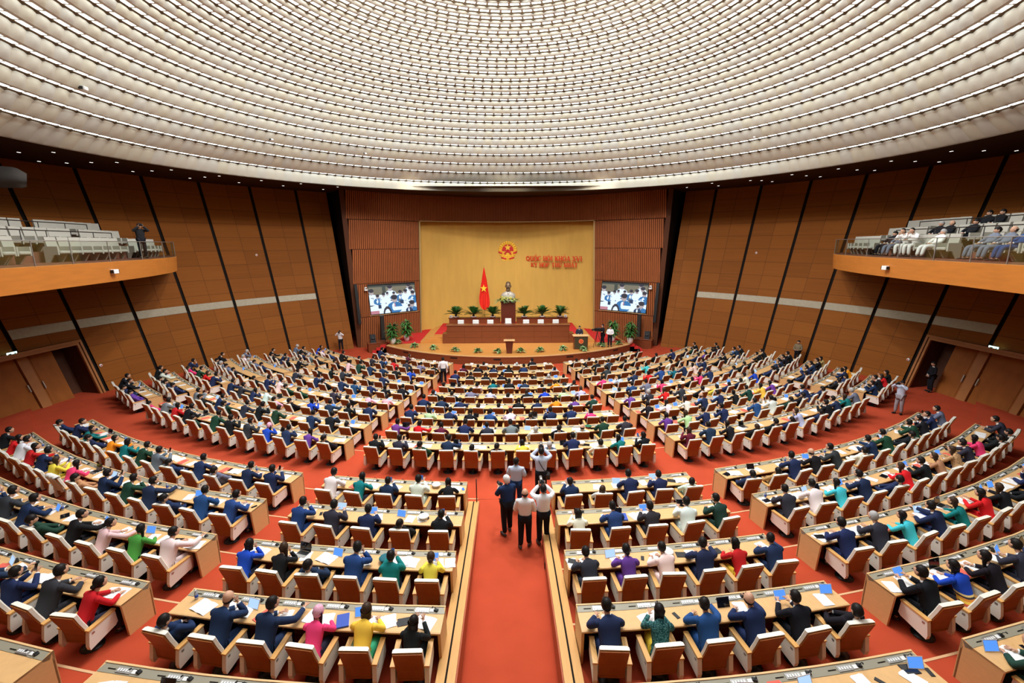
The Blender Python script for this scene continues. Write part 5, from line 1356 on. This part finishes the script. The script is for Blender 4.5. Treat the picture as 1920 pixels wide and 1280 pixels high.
for sec,k,i,dx,dr,c in (('LC',1,3,.40,.24,'white'),('LC',2,3,.38,.32,'white'),('LC',3,4,-.30,.33,'teal'),('RC',3,2,.25,.28,'white'),('FC',1,8,.45,.28,'white'),('FC',2,8,.45,.25,'green'),('RW',4,3,-.2,.40,'white')):
    s=seat(sec,k,i); 
    if 'wh' not in s: s['wh']=where(sec,k,i,s['N'])
    item('cap',s,dx,dr,rq.uniform(-1,1),c,'peaked caps on the desks')
for sec,i,kind,dx,lab in (('LC',1,'tab',.05,'screenoff'),('LC',2,'tab',.05,'screenlight'),('RC',1,'bot',.35,''),('RC',2,'tab',.0,'screenblue'),('RC',3,'tab',.05,'screenlight'),('RC',3,'fold',-.35,''),('RC',5,'tabflat',.1,'screenoff'),('RC',2,'doc',-.35,'')):
    s=seat(sec,5,i)
    s.setdefault('wh',where(sec,5,i,s['N'])); item(kind,s,dx,.26,rq.uniform(-.2,.2),lab,'things on the nearest desks')
# cases beside the ramp, coat over a chair back
s=seat('LW',2,6); mb=MB(); rows=[]
for i in range(13):
    t=-1+2*i/12; col=[]
    for j in range(11):
        v=j/10; x=t*(.27+.03*math.sin(v*9)); 
        y=(-.29+.10*(1-v/.25)) if v<.25 else -.31+.13*(v-.25)/.75*.6-.02*math.sin(t*9+v*4)
        z=1.035+.02*math.sin(PI*min(1,v/.25)) if v<.25 else 1.03-(v-.25)*.72-.04*abs(t)*math.sin(t*5)
        if v>=.25: y=-.395+.17*min(1,(1.03-z)/.45)-.045-.02*math.sin(t*9+v*4)
        else: y=-.27-.165*(v/.25)
        col.append((x,y,z))
    rows.append(col)
mb.grid(rows,0,True); mb.grid([[(p[0],p[1]+.012,p[2]-.008) for p in r] for r in rows][::-1],0,True)
o=build(mb,'coat',mat('white coat cloth',(.80,.76,.70),.85),None,s['loc'],s['t']); tag(o,'white coat draped over chair, '+s.get('wh',where('LW',2,6,14)),'coat')
def bag(x,y,z,rz,lab,sx=.13,sy=.40,sz=.32):
    e=empty('briefcase',(x,y,z),rz); tag(e,lab,'bag'); mb=MB(); mb.bbox(-sx/2,sx/2,-sy/2,sy/2,0,sz,.03); build(mb,'case',M['black'],e)
    mb=MB(); mb.tube([(0,-.08,sz),(0,-.07,sz+.07),(0,.07,sz+.07),(0,.08,sz)],.012,6); build(mb,'handle',M['black'],e)
    mb=MB(); mb.box(-sx/2-.004,sx/2+.004,-.03,.03,sz*.6,sz*.7); build(mb,'clasp',M['steel'],e)
p=at_z(1068,1128,ZB[3]); bag(1.42,7.35,ZB[2],.1,'black briefcase standing against the right ramp parapet')
bag(-1.45,7.9,ZB[2],-.15,'black bag on the carpet beside the left ramp parapet')
p=at_z(1024,1066,0); e=empty('flask',(p.x,p.y,.0)); tag(e,'small black flask standing on the ramp carpet','flask')
mb=MB(); mb.lathe([(.045,0),(.05,.02),(.05,.16),(.035,.19)],12); build(mb,'body',M['black'],e); mb=MB(); mb.lathe([(.03,.19),(.03,.25)],10); build(mb,'lid',M['black'],e)
p=at_z(892,944,.0); mb=MB(); mb.tube([(0,0,0),(0,0,.80)],.018,6); o=build(mb,'guide_post',M['metal'],None,(-1.0,12.9,.05)); tag(o,'thin dark post at the end of the left ramp parapet','post')
# ------------------------------------------------------------------ standing people
def standing(arms='down',lean=0,step=0,yaw=0,tilt=0,short=False,shoulder=.20):
    P=dict(pel=(0,0,.93),waist=(0,.01,1.08),chest=(0,.015+lean*.5,1.26),n0=(0,.0+lean,1.415),n1=(0,.01+lean,1.475),head=(0,.035+lean*1.1,1.585),tilt=rad(tilt),yaw=rad(yaw),shortsleeve=short,tuck=(arms!='clasp'))
    for s,q in ((-1,'l'),(1,'r')):
        d=step*s
        P[q+'sh']=(s*shoulder,.0+lean,1.385); P[q+'hip']=(s*.095,0,.90); P[q+'kn']=(s*.10,.03+d*.5,.50); P[q+'an']=(s*.11,-.02+d,.09); P[q+'to']=(s*.14,.12+d,.045)
        if arms=='down': P[q+'el']=(s*.27,-.02,1.12); P[q+'wr']=(s*.27,.06,.87); P[q+'hd']=(0,.15,-1); P[q+'up']=(s,0,0)
        if arms=='front': P[q+'el']=(s*.265,.02,1.11); P[q+'wr']=(s*.10,.23,1.07); P[q+'hd']=(-s*.7,.6,0)
        if arms=='clasp': P[q+'el']=(s*.27,.03,1.12); P[q+'wr']=(s*.06,.20,.96); P[q+'hd']=(-s*.8,.2,-.4)
        if arms=='photo': P[q+'el']=(s*.30,.20+lean,1.36); P[q+'wr']=(s*.09,.28+lean,1.57); P[q+'hd']=(-s*.3,.3,.8); P['curl']=.9
        if arms=='camera': P[q+'el']=(s*.25,.12,1.15); P[q+'wr']=(s*.09,.36,1.22); P[q+'hd']=(-s*.3,.8,.2); P['curl']=.9
    return P
STD={}
def stand(key,styles=('short',),**k): make_proto(('st',key),standing(**k),False,styles)
stand('front',('bald','short'),arms='front',step=.06)
stand('cam',('short',),arms='camera',short=True,yaw=-12,tilt=-6,step=.08)
stand('photo',('short',),arms='photo',lean=.02,step=.05,tilt=6)
stand('down',('short',),arms='down',step=.05)
stand('walk',('short',),arms='down',step=.12)
stand('clasp',('short',),arms='clasp')
stand('lookdown',('short',),arms='front',yaw=15,tilt=-15,short=True)
def camera_thing(loc,rz,lab,lens=.16,el=0,strap=False):
    e=empty('photo_camera',loc,rz); e.rotation_euler=(el,0,rz); tag(e,lab,'camera')
    mb=MB(); mb.bbox(-.075,.075,-.04,.04,-.05,.05,.012); mb.bbox(-.03,.03,-.03,.03,.05,.085,.01); build(mb,'body',M['black'],e)
    mb=MB(); mb.lathe([(.04,0),(.045,lens*.5),(.042,lens)],12,M=Matrix.Translation((0,.04,0))@Matrix.Rotation(-PI/2,4,'X')); build(mb,'lens',M['steel'] if lens>.2 else M['black'],e)
    return e
def sp(px,py,z): p=at_z(px,py,z); return Vector((p.x,p.y,z))
W_=(.80,.80,.80); LB_=(.55,.62,.75); BLK=(.012,.012,.016); NV=(.015,.035,.10)
p=sp(984,1026,0); place_person(('st','front'),'bald',W_,p,rad(-4),'bald person in white shirt and black trousers standing on the ramp','standing press',tdye=BLK)
p=sp(951,1000,0); place_person(('st','cam'),'short',NV,p,rad(24),'white-haired person in navy polo holding a camera on the ramp','standing press',hair=(.75,.74,.72),tdye=BLK,sc=1.04)
q=p+Matrix.Rotation(rad(24),4,'Z')@Vector((0,.45,1.27)); camera_thing(q,rad(24),'black camera held by the white-haired person on the ramp',.15)
p=sp(968,955,0); place_person(('st','lookdown'),'short',LB_,p,rad(-8),'person in pale blue shirt standing just beyond the white-haired one','standing press',tdye=NV)
p=sp(1018,1018,0); place_person(('st','photo'),'short',W_,p,rad(4),'person in white shirt raising a camera by the right ramp parapet','standing press',tdye=BLK)
q=p+Matrix.Rotation(rad(4),4,'Z')@Vector((0,.33,1.63)); camera_thing(q,rad(4),'camera with grey lens raised by the ramp parapet',.22,.12)
p=sp(1014,936,0); place_person(('st','photo'),'short',LB_,p,rad(-3),'person in pale blue shirt with black strap raising a camera ahead of the ramp','standing press',tdye=BLK,sc=1.02)
q=p+Matrix.Rotation(rad(-3),4,'Z')@Vector((0,.33,1.66)); camera_thing(q,rad(-3),'camera raised by the pale blue shirt with black strap',.22,.1)
mb=MB(); mb.tube([(-.10,.02,1.42),(-.06,-.165,1.36),(.04,-.185,1.18),(.16,-.15,1.02),(.19,-.06,.96)],.014,5); e=empty('shoulder_bag',p,rad(-3)); tag(e,'black shoulder bag worn by the pale blue shirted photographer','bag'); build(mb,'strap',M['black'],e)
mb=MB(); mb.bbox(.14,.28,-.2,.02,.78,.98,.03); build(mb,'pouch',M['black'],e)
p=sp(832,719,ZF[6]); place_person(('st','walk'),'short',W_,p,rad(2),'person in white shirt walking up the left inner aisle','standing press',tdye=BLK)
p=sp(1683,776,0); place_person(('st','photo'),'short',LB_,p,rad(110),'photographer in pale blue shirt and grey trousers by the right outer desks','standing press',tdye=(.30,.28,.30),sc=.97)
q=p+Matrix.Rotation(rad(110),4,'Z')@Vector((0,.30,1.56)); camera_thing(q,rad(110),'black camera of the photographer by the right outer desks',.18)
p=sp(1742,735,0); place_person(('st','clasp'),'short',BLK,p,rad(75),'guard in black suit standing before the right wall door','standing staff',collar=True)
p=sp(640,655,-.75)*.972; p.z=-.62; place_person(('st','photo'),'short',W_,p,rad(185),'person in white shirt raising a camera by the left stage wall','standing press',tdye=BLK)
q=p+Matrix.Rotation(rad(185),4,'Z')@Vector((0,.31,1.6)); camera_thing(q,rad(185),'camera raised by the left stage wall',.14)
p=at_y(1494,672,30.0); place_person(('st','front'),'short',(.20,.15,.09),(p.x,p.y,ZF[3]+.1),rad(120),'person in tan shirt standing against the right oak wall','standing press',tdye=BLK)
p=sp(1143,650,ZS); place_person(('st','front'),'short',W_,p,rad(170),'person in white shirt standing at the right of the stage','standing press',tdye=BLK)
p=sp(1131,650,ZS); place_person(('st','cam'),'short',BLK,p+Vector((0,.3,0)),rad(95),'camera operator in black at the right of the stage','standing press',tdye=BLK,sc=1.05)
p=sp(1119,650,ZS); e=empty('video_camera_tripod',p,rad(95)); tag(e,'black video camera on a tripod at the right of the stage','camera')
mb=MB()
for a in range(3): 
    mb2=MB(); t=2*PI*a/3; mb2.tube([(0,0,1.25),(.42*math.cos(t),.42*math.sin(t),0)],.022,5); build(mb2,'leg',M['black'],e)
mb=MB(); mb.bbox(-.11,.11,-.3,.2,1.30,1.55,.02); mb.lathe([(.07,0),(.08,.25)],10,M=Matrix.Translation((0,.2,1.42))@Matrix.Rotation(-PI/2,4,'X')); build(mb,'camera_body',M['black'],e)
mb=MB(); mb.tube([(0,-.2,1.3),(.05,-.6,1.15)],.015,5); build(mb,'pan_handle',M['black'],e)
p=(PODIUM[0],PODIUM[1]+.95,ZS+.02); place_person(('st','front'),'short',(.03,.035,.05),p,PI,'person in dark suit speaking behind the podium','speaker',collar=True)
# ------------------------------------------------------------------ side galleries
BP=[(-13.9,8.0),(-14.6,11.2),(-15.2,13.8),(-15.75,16.1),(-16.5,19.3),(-17.6,23.2),(-19.4,27.2),(-22.3,30.9)]
def smooth(pts,n=6):
    out=[]
    for i in range(len(pts)-1):
        p0=pts[max(i-1,0)];p1=pts[i];p2=pts[i+1];p3=pts[min(i+2,len(pts)-1)]
        for k in range(n):
            t=k/n; out.append(tuple(.5*((2*p1[c])+(-p0[c]+p2[c])*t+(2*p0[c]-5*p1[c]+4*p2[c]-p3[c])*t*t+(-p0[c]+3*p1[c]-3*p2[c]+p3[c])*t**3) for c in (0,1)))
    out.append(pts[-1]); return out
BS=smooth(BP)
ZB0,ZB1=6.49,7.30
def gseat_proto():
    e=empty('gallery_chair')
    mb=MB(); mb.prism([(-.24,.40),(-.30,.98),(-.24,1.0),(-.15,.44)],-.25,.25,'x'); build(mb,'backrest',M['gseat'],e)
    mb=MB(); mb.bbox(-.25,.25,-.2,.28,.34,.46,.03); build(mb,'seat',M['gseat'],e)
    for s in (-1,1):
        mb=MB(); x0,x1=sorted((s*.26,s*.33)); mb.prism([(-.28,.0),(-.16,.0),(.05,.30),(.24,.30),(.24,.63),(-.28,.63)],x0,x1,'x'); build(mb,'armrest',M['gseat'],e)
    return e
GS0=gseat_proto(); gs_used=False
def gallery(s):
    global gs_used
    side='left' if s<0 else 'right'
    C=[(x*(-s) if s>0 else x,y) for x,y in BS]
    def wall_pt(p,z):
        # outward from the hall centre until the cone wall
        a=math.atan2(p[0],p[1]-YW); r=R0+KW*z; return (r*math.sin(a),YW+r*math.cos(a),z)
    mb=MB(); rows=[]
    for (x,y) in C:
        a=math.atan2(x,y-YW); ix,iy=-math.sin(a)*.12,-math.cos(a)*.12
        rows.append([(x,y,ZB0),(x+ix,y+iy,ZB1),(x+ix*.2,y+iy*.2,ZB1+.015)])
    mb.grid(rows if s<0 else rows[::-1],0,False)
    struct(mb,'trim_%d'%(11 if s<0 else 12),M['fascia'],'orange oak fascia of the %s gallery'%side)
    mb=MB(); 
    mb.grid([[(x,y,ZB0),wall_pt((x,y),ZB0)] for x,y in C][::-s if s<0 else 1],0,False)
    mb.grid([[(x,y,ZB1+.01),(wall_pt((x,y),ZB1+.01))] for x,y in C][::1 if s<0 else -1],1,False)
    # tiers
    for k in (1,2):
        rows=[]
        for (x,y) in C[:-8]:
            w=wall_pt((x,y),ZB1+.42*k); d=math.hypot(w[0]-x,w[1]-y); f=min(.95,(.8+1.35*k)/max(d,.1)); px,py=x+(w[0]-x)*f,y+(w[1]-y)*f
            rows.append([(px,py,ZB1+.42*(k-1)),(px,py,ZB1+.42*k),w])
        mb.grid(rows[::1 if s<0 else -1],1,False)
    struct(mb,'floor_gallery_%s'%side,[M['soffit'],M['galleryfloor']],'stepped carpeted floor of the %s gallery'%side)
    # glass balustrade: panes between slim joints
    e=empty('glass_balustrade',(0,0,0)); tag(e,'clear glass balustrade standing on the %s gallery fascia'%side,'railing')
    step=4
    for i in range(0,len(C)-step-2,step):
        seg=C[i:i+step+1]; m2=MB(); rows=[];rows2=[]
        for (x,y) in seg:
            a=math.atan2(x,y-YW); ix,iy=-math.sin(a)*.06,-math.cos(a)*.06
            rows.append([(x+ix,y+iy,ZB1+.01),(x+ix,y+iy,ZB1+.83)]); rows2.append([(x+ix*.75,y+iy*.75,ZB1+.01),(x+ix*.75,y+iy*.75,ZB1+.83)])
        m2.grid(rows,0,True); m2.grid(rows2[::-1],0,True); build(m2,'pane',M['glass'],e)
        x,y=seg[-1]; a=math.atan2(x,y-YW); m2=MB(); m2.box(x-math.sin(a)*.06-.012,x-math.sin(a)*.06+.012,y-math.cos(a)*.06-.012,y-math.cos(a)*.06+.012,ZB1,ZB1+.83); build(m2,'joint',M['steel'],e)
    m2=MB(); m2.tube([(x-math.sin(math.atan2(x,y-YW))*.055,y-math.cos(math.atan2(x,y-YW))*.055,ZB1+.84) for x,y in C[:-2]],.016,5); build(m2,'top_edge',M['steel'],e)
    # rows of seats
    seatlist=[]
    for k in range(3):
        acc=0; last=None; pts=[]
        for (x,y) in C[:len(C)-9+ (0 if k else 3)]:
            w=wall_pt((x,y),ZB1+.42*k); d=math.hypot(w[0]-x,w[1]-y); off=1.35+1.35*k+(.25 if k==0 else .35)
            if d<off+.5: continue
            f=off/d; q=(x+(w[0]-x)*f,y+(w[1]-y)*f)
            pts.append(q)
        # resample
        if len(pts)<2: continue
        L=[0]
        for a,b in zip(pts,pts[1:]): L.append(L[-1]+math.hypot(b[0]-a[0],b[1]-a[1]))
        n=int(L[-1]/.68)
        for i in range(n):
            t=(i+.5)*L[-1]/n; j=next(j for j in range(len(L)-1) if L[j+1]>=t); u=(t-L[j])/(L[j+1]-L[j])
            q=(pts[j][0]+(pts[j+1][0]-pts[j][0])*u,pts[j][1]+(pts[j+1][1]-pts[j][1])*u)
            if i%9==6 or (i%9==7 and k==0): continue
            seatlist.append((k,n-i,q,ZB1+.42*k+.012))
        # black rail in front of the upper tiers
        if k:
            e=empty('gallery_rail',(0,0,0)); tag(e,'black metal rail before the %s seat tier of the %s gallery'%(ORD[k+1],side),'railing')
            rl=[]
            for (x,y) in C[6:-12]:
                w=wall_pt((x,y),ZB1); d=math.hypot(w[0]-x,w[1]-y); f=min(.9,(.85+1.35*k)/d); rl.append((x+(w[0]-x)*f,y+(w[1]-y)*f,ZB1+.42*k))
            m2=MB(); m2.tube([(x,y,z+.85) for x,y,z in rl],.022,5); build(m2,'handrail',M['metal'],e)
            for j in range(0,len(rl),2):
                x,y,z=rl[j]; m2=MB(); m2.tube([(x,y,z),(x,y,z+.85)],.018,5); build(m2,'post',M['metal'],e)
    people=[(1672,437,'k'),(1690,436,'a'),(1708,440,'w'),(1735,440,'w'),(1760,435,'wh'),(1855,440,'a'),(1890,435,'ax'),(1918,440,'b'),(1768,412,'kh'),(1795,410,'kx'),(1822,410,'k'),(1828,388,'kf'),(1858,385,'k'),(1885,380,'k')] if s>0 else []
    used=set(); idx={}
    for k,i,q,z in sorted(seatlist,key=lambda t:(t[0],t[1])):
        a=math.atan2(q[0],q[1]-YW); rz=PI-a+0; rz=math.atan2(math.sin(a),-math.cos(a)); fx,fy=-math.sin(a),-math.cos(a); rz=math.atan2(-fx,fy)
        x,y,d=proj((q[0],q[1],z+1.15))
        if not(-120<x<2040): continue
        idx[k]=idx.get(k,0)+1
        if not gs_used: o=GS0; gs_used=True
        else: o=dup(GS0,(0,0,0),0)
        o.location=(q[0],q[1],z); o.rotation_euler=(0,0,rz)
        tag(o,'pale gallery chair, %s from the stage end, %s tier, %s gallery'%(ORD[min(20,idx[k])],ORD[k+1],side),'chair','gallery chairs')
        for pi,(px,py,tk) in enumerate(people):
            if pi in used: continue
            tier=0 if py>430 else (1 if py>400 else 2)
            if tier==k and abs(px-x)<17:
                used.add(pi); c,fem,sl,gr,st=parse(tk+'>'); key=('chin' if tier==0 and c=='w' and not gr else 'lean',1 if fem else 0)
                place_person(key,st,DYE[c],(q[0],q[1],z),rz,'person in %s in the right gallery, %s tier, seat %s from the stage'%({'k':'black','a':'grey','w':'white','b':'navy'}[c],ORD[k+1],ORD[min(20,idx[k])]),'gallery visitors',HAIRC['h'] if gr else HAIRC[''],DYE[c],.98,collar=c!='w'); break
    # small camera on the fascia and microphones on the wall
    p=None
    px,py=(200,509) if s<0 else (1671,502)
    d=px_ray(px,py); best=None
    for (x,y) in C:
        e_=abs(d.x*y/d.y-x)
        if best is None or e_<best[0]: best=(e_,x,y)
    _,x,y=best; z=ZC+d.z*y/d.y; a=math.atan2(x,y-YW)
    e=empty('dome_camera',(x-math.sin(a)*.16,y-math.cos(a)*.16,z),math.atan2(math.sin(a),-math.cos(a))); tag(e,'small white security camera on the %s gallery fascia'%side,'camera')
    m2=MB(); m2.bbox(-.13,.13,-.08,.08,-.09,.09,.02); build(m2,'housing',M['whiteplastic'],e); m2=MB(); m2.box(-.17,-.13,-.06,.06,-.07,.07); build(m2,'side_plate',M['black'],e); m2=MB(); m2.box(.13,.17,-.06,.06,-.07,.07); build(m2,'side_plate',M['black'],e)
gallery(-1); gallery(1)
p=at_y(262,470,24.0); 
C=[(x,y) for x,y in BS]; q=C[30]; a=math.atan2(q[0],q[1]-YW)
g=(q[0]+math.sin(a)*.55,q[1]+math.cos(a)*.55,ZB1+.012); rz=math.atan2(math.sin(a),-math.cos(a))-.5
o=place_person(('st','photo'),'short',(.02,.02,.022),g,rz,'photographer in black leaning over the left gallery glass','standing press',tdye=BLK)
camera_thing(Vector(g)+Matrix.Rotation(rz,4,'Z')@Vector((0,.33,1.62)),rz,'black camera of the photographer on the left gallery',.2)
# frosted glass panel at the far left
mb=MB(); rows=[]
for i in range(13):
    u=i/12; x=-60+(48+60)*u
    top=306+9*u if u<.8 else 313.2+(u-.8)*60; bot=352 if u<.97 else 350
    rows.append([tuple(at_y(x,top+(bot-top)*j/6,20.5-.6*math.sin(PI*j/6*.8))) for j in range(7)])
mb.grid(rows,0,True); mb.grid([[(p[0],p[1]+.05,p[2]) for p in r] for r in rows][::-1],0,True)
o=build(mb,'frosted_glass_panel',mat('frosted panel',(.10,.088,.078),.35,.4),None); tag(o,'curved frosted panel hanging over the left gallery','panel')
# small cameras on the dome, detectors on the walls
for i,(x,y,lab) in enumerate(((155,166,'left side of the dome, nearest the camera'),(509,262,'left side of the dome, halfway to the stage'),(685,288,'dome rim left of the stage'),(803,146,'dome centre, left'),(1110,145,'dome centre, right'),(1239,285,'dome rim right of the stage'),(1416,257,'right side of the dome, halfway to the stage'),(1774,153,'right side of the dome, nearest the camera'))):
    d=px_ray(x,y); best=None
    for (r,z) in [((a[0]+b[0])/2-.2,(a[1]+b[1])/2) for a,b in zip(rings,rings[1:])]:
        t=(z-ZC)/d.z; e_=abs(math.hypot(d.x*t,d.y*t-YW)-r)
        if d.y*t>YW-8 and (best is None or e_<best[0]): best=(e_,t)
    t=best[1]*.975; p=Vector((d.x*t,d.y*t,ZC+d.z*t)); sz=.10 if d.length>1 else .1
    e=empty('security_camera',p,-math.atan2(p.x,p.y-YW)+PI*0); tag(e,'small white security camera, '+lab,'camera')
    k=1.0 if i in(0,7) else .75
    m2=MB(); m2.bbox(-.10*k,.10*k,-.16*k,.06,-.07*k,.07*k,.02); build(m2,'housing',M['whiteplastic'],e); m2=MB(); m2.box(-.15*k,-.10*k,-.1*k,.05,-.05*k,.06*k); build(m2,'lens',M['black'],e)
    m2=MB(); m2.box(-.03,.03,.06,.3,-.03,.03); build(m2,'arm',M['steel'],e)
def cone_hit(px,py,d_=0):
    d=px_ray(px,py); lo,hi=5,60
    for _ in range(60):
        Y=(lo+hi)/2; t=Y/d.y; p=(d.x*t,Y,ZC+d.z*t)
        if math.hypot(p[0],p[1]-YW)<R0+KW*p[2]+d_: lo=Y
        else: hi=Y
    return Vector(p)
for x,y,lab in ((189,685,'lower left wall beside the door'),(481,478,'upper left wall'),(1418,474,'upper right wall'),(1703,674,'lower right wall beside the door')):
    p=cone_hit(x,y,-.03); e=empty('wall_detector',p,math.atan2(-p.x,p.y-YW)); tag(e,'small white round detector on the '+lab,'detector')
    m2=MB(); m2.ell((0,0,0),(.09,.06,.09),10,7); build(m2,'housing',M['whiteplastic'],e); m2=MB(); m2.ell((.0,-.05,.0),(.04,.03,.04),8,6); m2.ell((.0,.05,.0),(.04,.03,.04),8,6); build(m2,'sensor',M['redpaper'],e)
# ------------------------------------------------------------------ stage spots and added lights
def area(name,loc,size,energy,target,col=(.98,.98,1),shape='DISK',spread=PI):
    L=bpy.data.lights.new(name,'AREA'); L.shape=shape; L.size=size; L.energy=energy; L.color=col; L.spread=spread
    o=bpy.data.objects.new(name,L); COL.objects.link(o); o.location=loc; d=Vector(target)-Vector(loc); o.rotation_euler=d.to_track_quat('-Z','Y').to_euler(); return o
def spot(name,loc,target,energy,deg,blend=.6,col=(1,.9,.75),r=.15):
    L=bpy.data.lights.new(name,'SPOT'); L.energy=energy; L.spot_size=rad(deg); L.spot_blend=blend; L.color=col; L.shadow_soft_size=r
    o=bpy.data.objects.new(name,L); COL.objects.link(o); o.location=loc; d=Vector(target)-Vector(loc); o.rotation_euler=d.to_track_quat('-Z','Y').to_euler(); return o
# added area lights, unseen high in the dome, to brighten the hall
for i in range(6):
    a=2*PI*i/6; area('dome_fill',(3.6*math.cos(a),YW-2+3.6*math.sin(a),19.6),1.2,FILL_E,(9*math.cos(a),YW+2+9*math.sin(a),0))
# unseen spots before the stage wall wash the gold from above
for x in (-3.6,0,3.6): spot('stage_spot',(x,40.3,12.3),(x*.9,45.6,5.0),STAGE_E,66,1.0,(1,.9,.75),.7)
for x in (-10.4,10.4): spot('wall_wash',(x*.72,33.5,12.2),(x,41,5.5),WASH_E,62,.9,(1,.85,.68),.3)  # added spots under the dome, brighten the ribbed side panels
for x in (-8,0,8): spot('added_header_wash',(x*.9,35.5,12.25),(x*1.05,45.6-.0368*x*x,11.3),WASH_E*.22,70,.9,(1,.85,.68),.3)  # added spots, lift the dark slat header above the gold
for x in (-4.5,0,4.5): spot('added_front_spot',(x,34,12.3),(x*.8,39.5,.6),FRONT_E,60,.7)  # added spots for the presidium desk, no fixtures there

for o in scene.objects:
    l=o.get('label')
    import re
    if l and len(re.findall(r"[A-Za-z0-9][A-Za-z0-9'-]*",l))>16: print('LONG',o.name,l)
